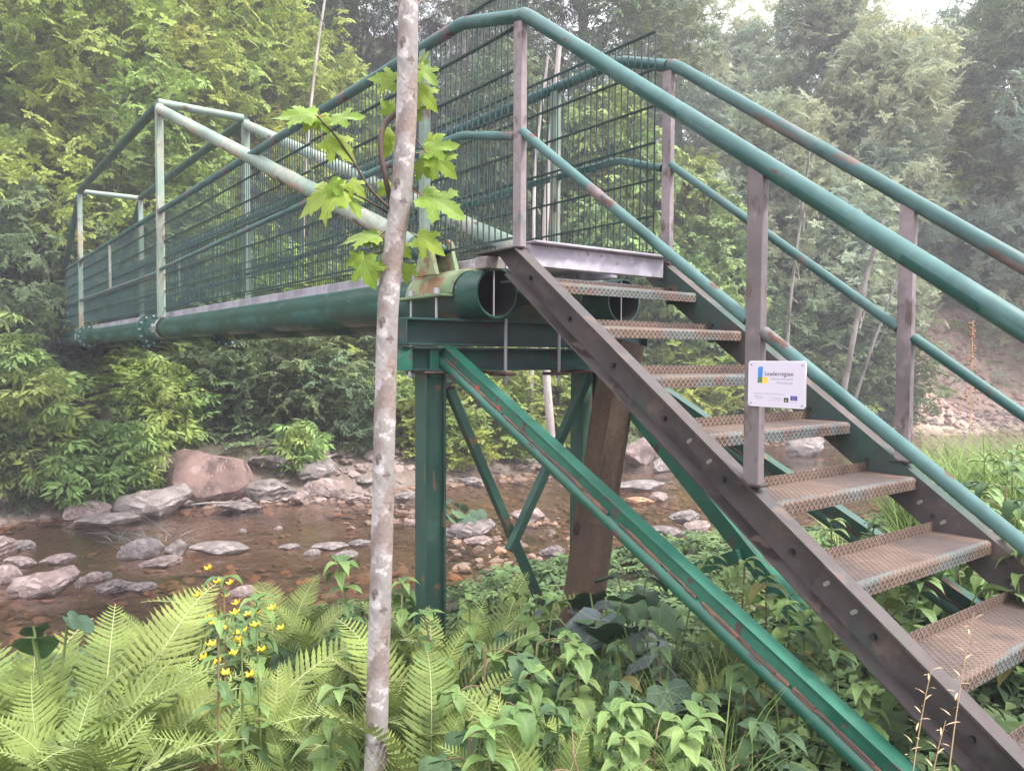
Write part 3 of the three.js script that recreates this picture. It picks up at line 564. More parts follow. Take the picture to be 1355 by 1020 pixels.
// low bush: several stems with leaf clumps down to the ground
function bush(o) {
  const k = KIND[o.kind], r = mulberry(o.seed), t = thing(o.name ?? 'shrub', o.label, o.cat ?? 'shrub', [o.pos.x, o.pos.y - .08, o.pos.z], 0, o.group), wood = [], lists = [[], []], spr = o.spr ?? .45;
  const ns = o.stems ?? 7;
  for (let s = 0; s < ns; s++) {
    const a = s * 2.399 + r(), u = Math.sqrt((s + .4) / ns), top = V(Math.cos(a) * o.r * u * .8, o.h * (1 - .45 * u * u) * (.8 + .25 * r()), Math.sin(a) * o.r * u * .8), ft = V(top.x * .25, 0, top.z * .25);
    wood.push(limb([ft, ft.clone().lerp(top, .5).add(V(0, o.h * .08, 0)), top], .012 + o.h * .006, .006, 5, 5));
    const nb = 3, tone = .65 + .6 * r(), warm = r();
    for (let b = 0; b < nb; b++) {
      const c = ft.clone().lerp(top, (b + 1) / nb - .08), rb = Math.min(o.r * .62, o.h * .42) * (.75 + .4 * r()), n = Math.round(rb * rb * 9 / (spr * spr) * (o.dens ?? 1));
      for (let i = 0; i < n; i++) {
        const dx = r() * 2 - 1, dy = r() * 2 - 1, dz = r() * 2 - 1, l = Math.hypot(dx, dy, dz) || 1, q = rb * (.35 + .7 * r()), p = c.clone().add(V(dx / l * q, dy / l * q * .85, dz / l * q)); if (p.y < .05) p.y = .05 + .2 * r();
        const v = tone * (.8 + .4 * r()); lists[i % 2].push({ p, rx: (r() - .5) * 1.4, ry: r() * 6.28, rz: (r() - .5) * 1.4, s: spr * (.6 + .5 * r()), c: [v * (.9 + .3 * warm), v, v * (.85 + .25 * (1 - warm))] });
      }
    }
  }
  part('stem', merge(wood), bark.grey, t);
  lists.forEach((L, i) => { if (L.length) tag(instanced('foliage', k.g[i], o.mat ?? k.m, L, t), null, null, null, 'stuff'); });
  if (o.flowers) { const fg = new THREE.IcosahedronGeometry(.028, 0), fm = new THREE.MeshStandardMaterial({ color: new THREE.Color(...(o.flowerColor ?? [.55, .33, .42])), roughness: .7 }), L = []; for (let i = 0; i < o.flowers; i++) { const a = r() * 6.28, q = Math.sqrt(r()) * o.r * .9, c = V(Math.cos(a) * q, o.h * (1.02 - .4 * (q / o.r) ** 2) * (.9 + .15 * r()), Math.sin(a) * q); for (let j = 0; j < 7; j++) L.push(part('g', fg.clone().translate(c.x + (r() - .5) * .13, c.y + (r() - .3) * .12, c.z + (r() - .5) * .13), fm, new THREE.Group()).geometry); } tag(part('flower_head', merge(L), fm, t), null, null, null, 'stuff'); }
  return t;
}

// ---------------------------------------------------------------- wooded slopes behind the stream
// [px, distance, px-row of the top, kind, radius, base, label, extras]
const TREES = [
  [-60, 24, -420, 'beech', 4.6, .08, 'bright green broadleaf tree rising at the far left edge of the hillside'],
  [70, 27, -460, 'beech', 4.6, .06, 'leafy bright tree above the left end of the bridge, left of the tower posts'],
  [150, 21, -60, 'beech', 3.0, .05, 'bushy yellow-green young tree directly behind the far tower post'],
  [235, 29, -480, 'beech', 4.8, .06, 'tall bright broadleaf tree rising behind the nearer portal tower'],
  [330, 24, -40, 'lime', 3.0, .08, 'young yellow-green tree behind the cross bar of the nearer portal'],
  [365, 33, -480, 'beech', 4.8, .12, 'bright broadleaf tree high on the slope left of the bare dark trunks'],
  [455, 26, 90, 'lime', 2.2, .1, 'small sunlit sapling growing left of the young maple trunk below dark trees'],
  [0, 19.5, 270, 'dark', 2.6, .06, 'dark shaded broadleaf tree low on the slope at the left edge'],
  [105, 34, -700, 'beech', 5.2, .1, 'large tree standing highest on the slope above the left tower'],
  [300, 38, -700, 'beech', 5.4, .1, 'large tree standing highest on the slope above the nearer tower'],
  [470, 36, -560, 'spruce', 4.2, .05, 'dark spruce on the slope just left of the maple trunk top'],
  [540, 31, -560, 'spruce', 3.8, .03, 'dark spruce straight behind the top of the young maple trunk'],
  [610, 27, -420, 'spruce', 3.6, .03, 'dark spruce filling the gap under the bent handrail at the landing'],
  [690, 33, -520, 'spruce', 4.2, .03, 'tall dark spruce behind the top of the near landing post'],
  [660, 22, 90, 'dark', 2.6, .05, 'dark leafy tree seen through the mesh right of the maple'],
  [770, 30, -360, 'dark', 4.2, .05, 'dark broadleaf tree rising above the near stair handrail'],
  [842, 36, -330, 'spruce', 3.4, .04, 'grey hazy spruce rising behind the far landing post'],
  [800, 20, 120, 'maple', 2.1, .06, 'pale-leaved young maple seen through the far mesh panel'],
  [905, 22, 210, 'maple', 2.0, .06, 'light green small maple beside the far landing post'],
  [893, 41, -120, 'willow', 3.4, .05, 'hazy pale tree left of the first gap of white sky'],
  [985, 44, 18, 'willow', 3.6, .04, 'low hazy tree under the first gap of white sky'],
  [1085, 36, -60, 'willow', 3.4, .05, 'tall grey-green willow between the two gaps of sky'],
  [1010, 29, 150, 'willow', 2.8, .05, 'grey-green willow behind the middle of the far handrail'],
  [1150, 33, 45, 'willow', 3.3, .05, 'broad pale willow just left of the second sky gap'],
  [1215, 40, 42, 'willow', 3.6, .05, 'hazy willow standing under the second gap of sky'],
  [1245, 38, 120, 'lime', 3.0, .08, 'bright yellow-green tree among the grey willows at right'],
  [1345, 38, -150, 'dark', 3.6, .05, 'hazy dark blue-green tree in the top right corner'],
  [1295, 44, -20, 'dark', 3.6, .05, 'hazy dark tree right of the second gap of white sky'],
  [1345, 41, 190, 'willow', 2.6, .05, 'grey-green willow at the right edge below the dark tree'],
  [1110, 24, 250, 'willow', 2.3, .10, 'thin-branched willow between the two stair posts'],
  [1270, 39, 235, 'willow', 2.2, .06, 'low willow right of the far stair post'],
  [960, 25, 300, 'dark', 2.1, .04, 'dark shaded tree left of the near stair post'],
  [1060, 27, 330, 'dark', 2.2, .04, 'dark undergrowth tree behind the bare forked stems'],
  [1440, 30, -60, 'willow', 3.4, .05, 'willow just past the right edge of the view'],
];
TREES.forEach(([px, dist0, py, kind, R0, base, label, x = {}], i) => {
  const [p, dist] = farBank(px, dist0, 2.2), R = R0 * dist / dist0, top = elev(Math.max(-200, Math.min(1500, px)), py, dist);
  tree({ name: { spruce: 'spruce_tree', willow: 'willow_tree', maple: 'maple_tree', dark: 'shade_tree', beech: 'broadleaf_tree', lime: 'young_tree' }[kind], label, cat: 'tree', kind, pos: p, h: Math.max(2.5, top - p.y), r: R, base, seed: 100 + i * 7, blobs: kind === 'spruce' ? 34 : kind === 'willow' ? 40 : 32, clump: kind === 'willow' ? 1.12 : 1, spr: (dist > 30 ? .5 : .42) * (kind === 'spruce' ? 1.3 : 1), ...x });
});
// bare and thin trunks that stand out between the leaves
const STEMS = [
  [400, 30, 130, -150, .15, 'grey', [0, 0], 'dark straight trunk left of the pale leaning stem', .0],
  [424, 31, 110, -150, .16, 'grey', [0, 0], 'dark straight trunk right of the pale leaning stem', .0],
  [400, 22, 118, -40, .055, 'pale', [38, 0], 'thin pale leaning stem between two dark trunks', .0],
  [731, 15, 350, 60, .085, 'pale', [6, 0], 'pale broken tree trunk standing behind the far mesh panel', .4],
  [702, 17, 330, 75, .05, 'pale', [20, 0], 'thin pale leaning stem just right of the near landing post', .0],
  [1042, 21, 372, 180, .05, 'grey', [26, 0], 'bare slender stem beside the forked stems near the post', .6],
  [1108, 20, 425, 290, .08, 'grey', [56, 0], 'bare leaning stem between the two stair posts', .8],
  [1120, 20.4, 400, 330, .045, 'grey', [80, 0], 'thin bare branch leaning right beside the leaning stem', .4],
  [14, 21, 190, 30, .03, 'grey', [64, 0], 'dead grey branch leaning out of the leaves at upper left', .6],
  [332, 24, 200, -40, .05, 'grey', [2, 0], 'thin dark stem above the cross bar of the portal', .0],
];
STEMS.forEach(([px, d, py0, py1, r0, bk, [lx], label, tw], i) => {
  const a = bearing(px, d), y0 = elev(px, py0, d), b = bearing(px + lx, d); a.y = Math.min(y0, H(a.x, a.z) + 1.2) - .2; b.y = elev(px + lx, py1, d);
  const t = thing('bare_trunk', label, 'tree trunk', [a.x, a.y, a.z]), L = b.clone().sub(a), r = mulberry(900 + i), bow = L.length() * .03;
  const gs = [limb([V(0, 0, 0), L.clone().multiplyScalar(.35).add(V(bow * (r() - .5) * 2, 0, bow)), L.clone().multiplyScalar(.7).add(V(-bow * (r() - .3), 0, bow * .5)), L], r0, r0 * .55, 9, 16)];
  for (let k = 0; k < (tw ? 7 : 3); k++) { const s = L.clone().multiplyScalar(.35 + .6 * r()), q = V((r() - .5) * 2, .4 + r(), (r() - .5) * 2).multiplyScalar(.25 + .5 * tw * r() + .2); gs.push(limb([s, s.clone().addScaledVector(q, .5).add(V(0, .05, 0)), s.clone().add(q)], r0 * .3, .006, 5, 5)); }
  part('trunk', merge(gs), bark[bk], t);
});
const BUSH = [ // [px, dist, h, r, kind, label, extras]
  [12, 13.8, 2.7, .95, 'herb', 'tall leafy balsam clump at the left end of the bridge', { name: 'balsam_clump' }],
  [-50, 13.2, 2.4, 1.1, 'herb', 'tall balsam clump cut by the left edge beside the bridge end', { name: 'balsam_clump' }],
  [25, 13.4, 1.2, .7, 'dark', 'dark low shrub at the left edge above the water line', {}],
  [100, 13.9, 1.3, .85, 'herb', 'balsam clump growing right under the end of the tube', { name: 'balsam_clump' }],
  [165, 14.4, 1.35, .75, 'herb', 'balsam clump leaning over the flat stones left of the big boulder', { name: 'balsam_clump' }],
  [225, 15.6, 1.6, .8, 'herb', 'balsam clump standing right behind the big reddish boulder', { name: 'balsam_clump' }],
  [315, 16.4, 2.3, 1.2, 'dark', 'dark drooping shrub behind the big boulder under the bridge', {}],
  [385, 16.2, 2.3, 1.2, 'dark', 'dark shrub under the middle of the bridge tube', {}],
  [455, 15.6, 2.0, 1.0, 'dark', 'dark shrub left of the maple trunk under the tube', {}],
  [395, 14.6, 1.0, .5, 'herb', 'single leafy herb clump right of the big boulder', { name: 'leafy_herb' }],
  [520, 16.2, 1.5, 1.0, 'beech', 'light green shrub between maple trunk and green leg', {}],
  [600, 16.0, 1.3, .9, 'beech', 'light green bank shrub seen between the pier leg and cross brace', {}],
  [670, 17.2, 1.8, 1.3, 'beech', 'light green bank shrub behind the crossing of the braces', {}],
  [735, 18, 2.0, 1.3, 'beech', 'bank shrub left of the timber post top', {}],
  [640, 18.5, 2.6, 1.6, 'beech', 'taller shrub further up the slope behind the header beam', {}],
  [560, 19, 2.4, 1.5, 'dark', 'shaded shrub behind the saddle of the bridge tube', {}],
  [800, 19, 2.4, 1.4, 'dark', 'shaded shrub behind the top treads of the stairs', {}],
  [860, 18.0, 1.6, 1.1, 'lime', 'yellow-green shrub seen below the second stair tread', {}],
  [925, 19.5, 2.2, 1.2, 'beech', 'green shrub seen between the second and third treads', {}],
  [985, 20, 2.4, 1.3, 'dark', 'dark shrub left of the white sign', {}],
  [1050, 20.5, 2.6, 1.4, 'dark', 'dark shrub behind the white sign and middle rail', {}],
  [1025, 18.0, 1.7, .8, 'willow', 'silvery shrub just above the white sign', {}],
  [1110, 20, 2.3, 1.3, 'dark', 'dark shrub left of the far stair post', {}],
  [1100, 18.6, 1.2, .8, 'beech', 'bright fan-leaved shrub between sign and far stair post', {}],
  [1175, 21.5, 2.7, 1.3, 'dark', 'dark shrub straight behind the far stair post', {}],
  [1240, 40, 2.4, 1.4, 'willow', 'grey-green shrub right of the far stair post', {}],
  [1300, 41, 2.7, 1.6, 'willow', 'grey-green shrub above the earth bank at right', {}],
  [1355, 42, 3.2, 1.7, 'willow', 'grey-green shrub above the earth bank at the right edge', {}],
  [490, 20, 3.0, 1.6, 'beech', 'light shrub seen through the mesh left of the maple trunk', {}],
  [430, 20, 3.0, 1.6, 'beech', 'light shrub seen through the bridge mesh below the raking tube', {}],
  [360, 19, 3.2, 1.7, 'beech', 'light shrub seen through the mesh right of the nearer portal', {}],
  [290, 20, 3.4, 1.8, 'beech', 'light shrub seen inside the nearer portal tower', {}],
  [230, 21, 3.6, 1.8, 'beech', 'green shrub right behind the nearer tower post', {}],
  [160, 22, 3.6, 1.9, 'beech', 'green shrub between the two tower posts', {}],
  [75, 20, 3.2, 1.7, 'dark', 'dark shrub behind the far end of the bridge', {}],
  [5, 20, 3.4, 1.8, 'dark', 'dark shrub on the slope at the left edge above the balsam', {}],
  [580, 24, 3.0, 1.8, 'dark', 'dark shrub high behind the near landing mesh', {}],
  [720, 23, 2.6, 1.6, 'dark', 'dark shrub behind the pale broken trunk', {}],
  [760, 18, 2.2, 1.1, 'maple', 'pale maple shrub low behind the far mesh panel', {}],
];
BUSH.forEach(([px, d0, h, r, kind, label, x], i) => { const [pos, d] = farBank(px, d0, r * .55), k = d / d0; bush({ pos, h: h * k, r: r * k, kind, label, seed: 400 + i * 11, spr: .42 * Math.sqrt(k), ...x }); });
{ // ground cover on both banks and up the slopes: one mass of small plants
  const r = mulberry(77), lists = { d: [], b: [], f: [] };
  for (let i = 0; i < 26000; i++) {
    const a = rr(-.15, 1.85, r), d = 10 + 34 * Math.pow(r(), .9), x = camera.position.x - Math.sin(a) * d, z = camera.position.z - Math.cos(a) * d, df = farEdge(z) - x; if (df < 1.2 + r() * 1.2) continue;
    if (z < -16 && z > -38 && df < 5 && r() < .82) continue;
    const n = fbm(x * .25, z * .25, 8, 3), v = .75 + .5 * r(); (n > -.05 ? lists.b : lists.d).push({ p: V(x, H(x, z) + .08 + .12 * r(), z), rx: (r() - .5) * .7, ry: r() * 6.28, rz: (r() - .5) * .7, s: .38 + .4 * r(), c: [v, v, v] });
  }
  const g = new THREE.Group(); g.name = 'bank_ground_cover'; scene.add(g); tag(g, 'low leafy ground cover over the far bank and slope', 'ground cover', null, 'stuff');
  tag(instanced('leaves', KIND.beech.g[0], KIND.beech.m, lists.b, g), null, null, null, 'stuff'); tag(instanced('leaves', KIND.dark.g[0], KIND.dark.m, lists.d, g), null, null, null, 'stuff');
}
// ---------------------------------------------------------------- stones
function rockGeo(seed, det, sx, sy, sz, rough = .22, layers = 0, own = null) {
  const g0 = new THREE.IcosahedronGeometry(1, det), p = g0.attributes.position, v = V(), r = mulberry(seed), cuts = [];
  for (let i = 0; i < 12; i++) cuts.push([V(r() - .5, (r() - .5) * 1.2, r() - .5).normalize(), .55 + .32 * r()]);
  if (own) { cuts.length = 0; for (const [x, y, z, d] of own) cuts.push([V(x, y, z).normalize(), d]); }
  for (let i = 0; i < p.count; i++) {
    v.fromBufferAttribute(p, i); for (const [n, d] of cuts) { const t = v.dot(n); if (t > d) v.addScaledVector(n, (d - t) * .96); }
    let k = 1 + rough * fbm(v.x * 1.6 + seed, v.y * 1.6, v.z * 1.6, 3) + rough * .35 * fbm(v.x * 6 + seed, v.y * 6, v.z * 6, 3);
    if (layers) { const yl = v.y * layers + .8 * vnoise(v.x * 1.2, seed, v.z * 1.2); k *= 1 + .07 * (smooth(.25, .4, yl - Math.floor(yl)) - .5); }
    v.multiplyScalar(k); p.setXYZ(i, v.x * sx, v.y * sy, v.z * sz);
  }
  g0.computeVertexNormals(); return boxUV(toCreasedNormals(g0, .5), 1, r(), r());
}
const stone = (b, l, d) => paint(b, [['coarse', l, .56, .2], ['coarse2', d, .68, .16], ['ridge', d, .92, .05, 1, 1], ['fine', l, .8, .06]], { rough: .85, bump: .008, vary: .7 });
const SM = { pink: stone([.205, .152, .138], [.28, .222, .207], [.14, .10, .09]), grey: stone([.165, .14, .132], [.235, .205, .198], [.115, .095, .088]), dark: stone([.13, .105, .10], [.20, .165, .16], [.06, .048, .045]), red: stone([.165, .105, .09], [.24, .17, .155], [.085, .055, .05]), ochre: stone([.34, .19, .10], [.42, .28, .18], [.2, .1, .06]) };
const RG = []; for (let i = 0; i < 7; i++) RG.push(rockGeo(20 + i, 5, 1, [.5, .62, .36, .75, .42, .28, .55][i], [.8, .9, .7, .85, .95, .8, .7][i], .22, i % 2 ? 0 : 3));
// [px, py of the middle of the foot, width px, height px, shape, stone, turn, label]
const STONES = [
  [278, 664, 114, 72, 'big', 'red', 0, 'largest reddish boulder with a flat face on the far bank'],
  [205, 676, 82, 38, 0, 'grey', .3, 'layered grey boulder left of the largest reddish boulder'],
  [196, 634, 66, 26, 5, 'dark', .1, 'dark flat slab lying on top of the layered grey boulder'],
  [354, 658, 68, 34, 4, 'grey', .6, 'broad grey boulder right against the largest reddish boulder'],
  [368, 618, 70, 26, 5, 'dark', .2, 'dark flat ledge stone right above the broad grey boulder'],
  [160, 650, 60, 16, 5, 'dark', .5, 'dark ledge slab above the thin flat slab under the left shrubs'],
  [240, 668, 46, 14, 5, 'grey', .2, 'low flat slab at the foot of the largest boulder on its left'],
  [316, 674, 50, 12, 5, 'dark', .3, 'dark wet slab in front of the broad grey boulder'],
  [116, 684, 44, 24, 1, 'pink', 1, 'rounded pinkish stone at the water edge under the left shrubs'],
  [140, 692, 62, 13, 5, 'grey', .2, 'thin flat slab at the water edge left of the boulders'],
  [150, 672, 40, 22, 3, 'pink', 2, 'small boulder between thin flat slab and layered grey boulder'],
  [428, 655, 50, 32, 1, 'pink', .5, 'pink boulder right of the broad grey boulder'],
  [398, 664, 28, 22, 3, 'pink', 1.2, 'small upright pink stone left of the pink boulder'],
  [420, 630, 60, 30, 0, 'grey', .9, 'grey stone behind the pink boulder'],
  [466, 662, 40, 16, 4, 'pink', .3, 'flat pale stone left of the maple trunk on the far shore'],
  [484, 640, 40, 14, 5, 'grey', 2, 'flat stone behind the maple trunk on the far shore'],
  [535, 660, 34, 14, 2, 'grey', .4, 'pale flat stone right of the maple trunk on the far shore'],
  [610, 622, 44, 14, 2, 'pink', 1, 'pinkish stone at the far shore right of the near pier leg'],
  [625, 640, 38, 16, 4, 'grey', .2, 'grey stone on the shingle between pier leg and cross brace'],
  [690, 612, 40, 14, 5, 'grey', .5, 'flat stone on the far shingle left of the timber post'],
  [722, 622, 36, 12, 2, 'pink', .8, 'pink flat stone on the shingle touching the timber post'],
  [848, 612, 52, 46, 3, 'pink', .4, 'upright pinkish boulder right of the timber post'],
  [878, 622, 48, 28, 1, 'grey', 1.1, 'rounded pale boulder beside the upright pinkish boulder'],
  [846, 648, 66, 16, 5, 'grey', .1, 'long flat slab below the upright pinkish boulder'],
  [872, 662, 36, 14, 2, 'pink', 1.6, 'small flat stone below the long flat slab'],
  [846, 664, 38, 12, 4, 'ochre', .2, 'low ochre stone in the shallows right of the timber post'],
  [700, 690, 46, 28, 3, 'pink', .3, 'white and brown stone in the stream left of the timber post'],
  [625, 706, 66, 28, 0, 'dark', .2, 'dark stone carrying a leafy plant right of the pier leg'],
  [632, 720, 42, 16, 2, 'pink', .6, 'flat pink stone in front of the dark stone with the plant'],
  [596, 708, 26, 16, 1, 'grey', .2, 'small grey stone just right of the near pier leg'],
  [544, 694, 18, 12, 1, 'pink', .2, 'single small pale stone just left of the near pier leg'],
  [905, 690, 40, 20, 2, 'grey', .3, 'pale stone of the little heap seen left of the stringer'],
  [922, 700, 38, 18, 4, 'pink', 1.3, 'pink stone of the little heap seen left of the stringer'],
  [880, 708, 52, 16, 5, 'dark', .1, 'dark flat stone of the little heap seen left of the stringer'],
  [730, 735, 36, 18, 2, 'dark', .4, 'dark wet stone left of the timber post foot'],
  [690, 770, 40, 16, 4, 'ochre', .4, 'wet ochre stone by the lower end of the cross brace'],
  [1065, 600, 56, 30, 0, 'grey', .3, 'grey rock below the sign seen between the treads'],
  [186, 735, 44, 27, 1, 'grey', .4, 'left rounded stone of the midstream heap with twigs'],
  [234, 733, 28, 24, 3, 'grey', 1, 'round mossy stone in the middle of the midstream heap'],
  [288, 730, 66, 15, 5, 'grey', .1, 'long flat stone at the right of the midstream heap'],
  [212, 748, 44, 14, 2, 'pink', .7, 'flat stone in front of the midstream heap'],
  [76, 744, 38, 11, 5, 'pink', .2, 'flat pale stone alone left of the midstream heap'],
  [62, 780, 70, 30, 0, 'pink', .5, 'large pinkish stone in the shallows near the left edge'],
  [6, 768, 32, 22, 1, 'pink', .2, 'rounded stone cut by the left edge of the view'],
  [-2, 730, 44, 24, 4, 'pink', .8, 'upper stone at the left edge of the stream'],
  [26, 726, 30, 13, 2, 'grey', .3, 'small pale stone right of the upper left edge stone'],
  [26, 748, 32, 12, 5, 'pink', .4, 'thin flat stone near the left edge above the large pinkish one'],
  [122, 768, 24, 14, 1, 'pink', .6, 'small pink stone of the row right of the large pinkish stone'],
  [106, 776, 14, 16, 3, 'pink', .4, 'small upright brown stone right of the large pinkish stone'],
  [140, 764, 16, 10, 1, 'grey', 1.6, 'tiny grey stone of the row in the left shallows'],
  [150, 780, 46, 18, 4, 'dark', .3, 'greenish dark stone half under water left of the flowers'],
  [186, 780, 32, 12, 2, 'grey', .2, 'bluish grey flat stone left of the brown fern tip'],
  [320, 786, 32, 16, 1, 'pink', .5, 'pale stone in the shallows right of the yellow flowers'],
  [382, 725, 26, 8, 5, 'grey', .1, 'flat pale stone left in the little row beside the maple trunk'],
  [413, 733, 20, 11, 1, 'grey', .5, 'small pale stone in the little row beside the maple trunk'],
  [436, 725, 46, 10, 5, 'grey', .2, 'long thin stone in the little row beside the maple trunk'],
  [458, 737, 34, 13, 2, 'grey', .9, 'last stone of the little row touching the maple trunk'],
  [320, 704, 10, 8, 1, 'grey', .1, 'tiny dark stone alone in the still water of midstream'],
  [368, 700, 10, 7, 1, 'pink', .7, 'tiny pale stone alone in the still water near the far shore'],
  [475, 720, 30, 12, 4, 'grey', .3, 'grey stone partly hidden by the maple trunk'],
  [400, 812, 40, 16, 4, 'red', .3, 'reddish stone at the near shore behind the ferns'],
];
{
  const byKind = {};
  STONES.forEach(([px, py, w, h, sh, st, turn, label], i) => {
    let p = atGround(px, py); const onWater = p.y < WATER + .02; if (onWater) p = atHeight(px, py, WATER);
    const depth = p.distanceTo(camera.position), ppm = 1026 / depth * Math.cos(Math.atan((px - 677) / 1026)), W = w / ppm * .5, Hh = h / ppm * .5;
    const t = thing('boulder', label, 'stone', [p.x, p.y, p.z], 0);
    let g = sh === 'big' ? rockGeo(64, 6, 1, .66, .7, .10, 0, [[.2, .42, .9, .42], [.25, 1, -.1, .62], [-.3, .7, .6, .56], [-1, .25, .1, .72], [.95, .35, .2, .68], [.35, -.8, .6, .42], [-.5, -.7, .5, .55], [-.6, .6, .3, .66], [.7, -.3, .6, .62], [0, 0, -1, .6]]) : RG[sh];
    const m = part('rock', g, SM[st], t); const fac = sh === 'big' ? .66 : [.5, .62, .36, .75, .42, .28, .55][sh];
    const q = px < 165 && py > 715 ? .86 : 1; m.scale.set(W * 1.04 * q, Hh * (sh === 'big' ? 1.55 : 1.1) / fac, W * .9 * q); m.rotation.set((rnd() - .5) * .2, turn + .93, (rnd() - .5) * .2); m.position.y = Hh * .55 - (onWater ? .02 : 0);
    if (sh === 'big') m.rotation.set(0, 1.35, -.06, 'YXZ');
  });
  // shingle along the shores and cobbles on the bed: past counting
  const r = mulberry(5), sh = {}, add = (k, o) => (sh[k] = sh[k] || []).push(o);
  const pebG = [rockGeo(41, 2, 1, .45, .75, .3), rockGeo(42, 2, 1, .35, .8, .3), rockGeo(43, 2, 1, .6, .8, .3)];
  for (let i = 0; i < 15000; i++) {
    const z = rr(-30, 5, r), xf = farEdge(z), xn = nearEdge(z), k = r(); let x, s;
    if (k < .30) { x = xf + .5 - 1.5 * r(); s = .03 + .11 * Math.pow(r(), 2.5); if (z < -4) s *= 1.25; } else if (k < .42) { x = xn - .4 + 1.1 * r(); s = .03 + .07 * r() * r(); } else { x = lerp(xf, xn, r()); s = .03 + .10 * Math.pow(r(), 2.4); if (z > -3 && x < lerp(xf, xn, .5) && r() < .6) continue; }
    const y = H(x, z), v = .6 + .6 * r(), m = r();
    const under = y < WATER - .02, riff = z < -2.5 && z > -14 && vnoise(x * .6, z * .6, 3) > .15;
    add((under ? 'u' : 'd') + (i % 3), { p: V(x, under ? (riff && r() < .45 ? WATER - s * .1 : y + s * .12) : y + s * .1, z), rx: (r() - .5) * .5, ry: r() * 6.28, rz: (r() - .5) * .5, s, c: under ? (m < .2 ? [v * .58, v * .38, v * .26] : [v * .46, v * .35, v * .28]) : [v * .95, v * .88, v * .86] });
  }
  const pm = new THREE.MeshStandardMaterial({ color: new THREE.Color(.25, .205, .19), roughness: .85, bumpMap: SM.grey.bumpMap, bumpScale: .006 }), um = new THREE.MeshStandardMaterial({ color: new THREE.Color(.36, .32, .30), roughness: .9 });
  const a = new THREE.Group(); a.name = 'shore_shingle'; scene.add(a); tag(a, 'pale shingle and small stones along both shores of the stream', 'shingle', null, 'stuff');
  const b = new THREE.Group(); b.name = 'streambed_cobbles'; scene.add(b); tag(b, 'brown and orange cobbles lying on the bed under the water', 'cobbles', null, 'stuff');
  for (const k in sh) tag(instanced('pebbles', pebG[+k[1]], k[0] === 'u' ? um : pm, sh[k], k[0] === 'u' ? b : a), null, null, null, 'stuff');
  // earth bank at the right with loose broken stone
  const scr = [[], [], []]; for (let i = 0; i < 2400; i++) { const z = rr(-36, -15, r), x = farEdge(z) - 5.5 * r(), v = .6 + .6 * r(); scr[i % 3].push({ p: V(x, H(x, z) + .02, z), rx: r() - .5, ry: r() * 6, rz: r() - .5, s: .05 + .2 * Math.pow(r(), 2.5), c: [v * 1.5, v * 1.25, v * 1.12] }); }
  const c = new THREE.Group(); c.name = 'bank_rubble'; scene.add(c); tag(c, 'reddish rubble on the bare earth bank at the right', 'rubble', null, 'stuff'); scr.forEach((L, i) => tag(instanced('stones', pebG[i], pm, L, c), null, null, null, 'stuff'));
}
// driftwood
for (const [x0, y0, x1, y1, r, label] of [[405, 622, 470, 602, .035, 'pale driftwood branch rising from the stones right of the boulders'], [355, 597, 432, 595, .028, 'thin pale branch lying above the broad grey boulder'], [668, 606, 742, 599, .06, 'grey driftwood log on the far shingle left of the timber post'], [250, 672, 330, 668, .02, 'thin wet branch along the foot of the largest boulder'], [130, 690, 168, 682, .022, 'short pale stick on the stones at the left shore']]) {
  const a = atGround(x0, y0), b = atGround(x1, y1).lerp(a, 0); const bb = a.clone().add(atHeight(x1, y1, a.y + (y0 - y1) * .008).sub(a).clampLength(0, 1.9)); a.y += .05; bb.y = Math.max(bb.y, H(bb.x, bb.z) + .05);
  const t = thing('driftwood', label, 'driftwood', [a.x, a.y, a.z]), L = bb.sub(a); part('branch', merge([limb([V(0, 0, 0), L.clone().multiplyScalar(.5).add(V(0, .03, .02)), L], r, r * .6, 8, 10), limb([L.clone().multiplyScalar(.6), L.clone().multiplyScalar(.75).add(V(.05, .12, 0))], r * .4, r * .2, 5, 3)]), bark.pale, t);
}
{ // tangle of twigs washed onto the midstream heap
  const p = atHeight(205, 728, WATER), t = thing('twig_tangle', 'tangle of bare twigs washed onto the midstream stone heap', 'twigs', [p.x, p.y + .05, p.z]), r = mulberry(3), gs = [];
  for (let i = 0; i < 26; i++) { const a = V((r() - .5) * .9, .1 * r(), (r() - .5) * .9), d = V((r() - .5) * .9, .05 + .35 * r() * r(), (r() - .5) * .9); gs.push(limb([a, a.clone().addScaledVector(d, .5).add(V(0, .03, 0)), a.clone().add(d)], .007, .003, 5, 4)); }
  tag(part('twigs', merge(gs), bark.grey, t), null, null, null, 'stuff');
}
// ---------------------------------------------------------------- leaves seen close up
const atDepth = (px, py, d) => camera.position.clone().addScaledVector(camDir(px, py), d);
const veinTex = (base, rib, kind) => tex((x, y, c) => {
  const u = x / 256, v = y / 256, n = at_(F.coarse, x, y, 2, 2, 0, 0), f = at_(F.fine, x, y, 2, 2, 9, 0); let w;
  if (kind === 'maple') { const px = (u - .5) * 1.4, py = v * 1.15 - .12; w = 0; for (const a of [0, .72, -.72, 1.55, -1.55]) { const dx = Math.sin(a), dy = Math.cos(a), t = px * dx + py * dy, q = Math.abs(px * dy - py * dx); if (t > 0) w = Math.max(w, 1 - smooth(.006, .02, q + t * .004)); } const s = Math.abs(((py * 9 + Math.abs(px) * 7) % 1) - .5); w = Math.max(w, .35 * (1 - smooth(.02, .09, s))); }
  else { const a = Math.abs(u - .5); w = 1 - smooth(.012, .045, a); const s = Math.abs(((v * 9 - a * 5 + 50) % 1) - .5); w = Math.max(w, .45 * (1 - smooth(.02, .12, s))); }
  const k = .78 + .45 * n + .15 * (f - .5); for (let i = 0; i < 3; i++) c[i] = lerp(base[i] * k, rib[i], w * .7);
}, 256);
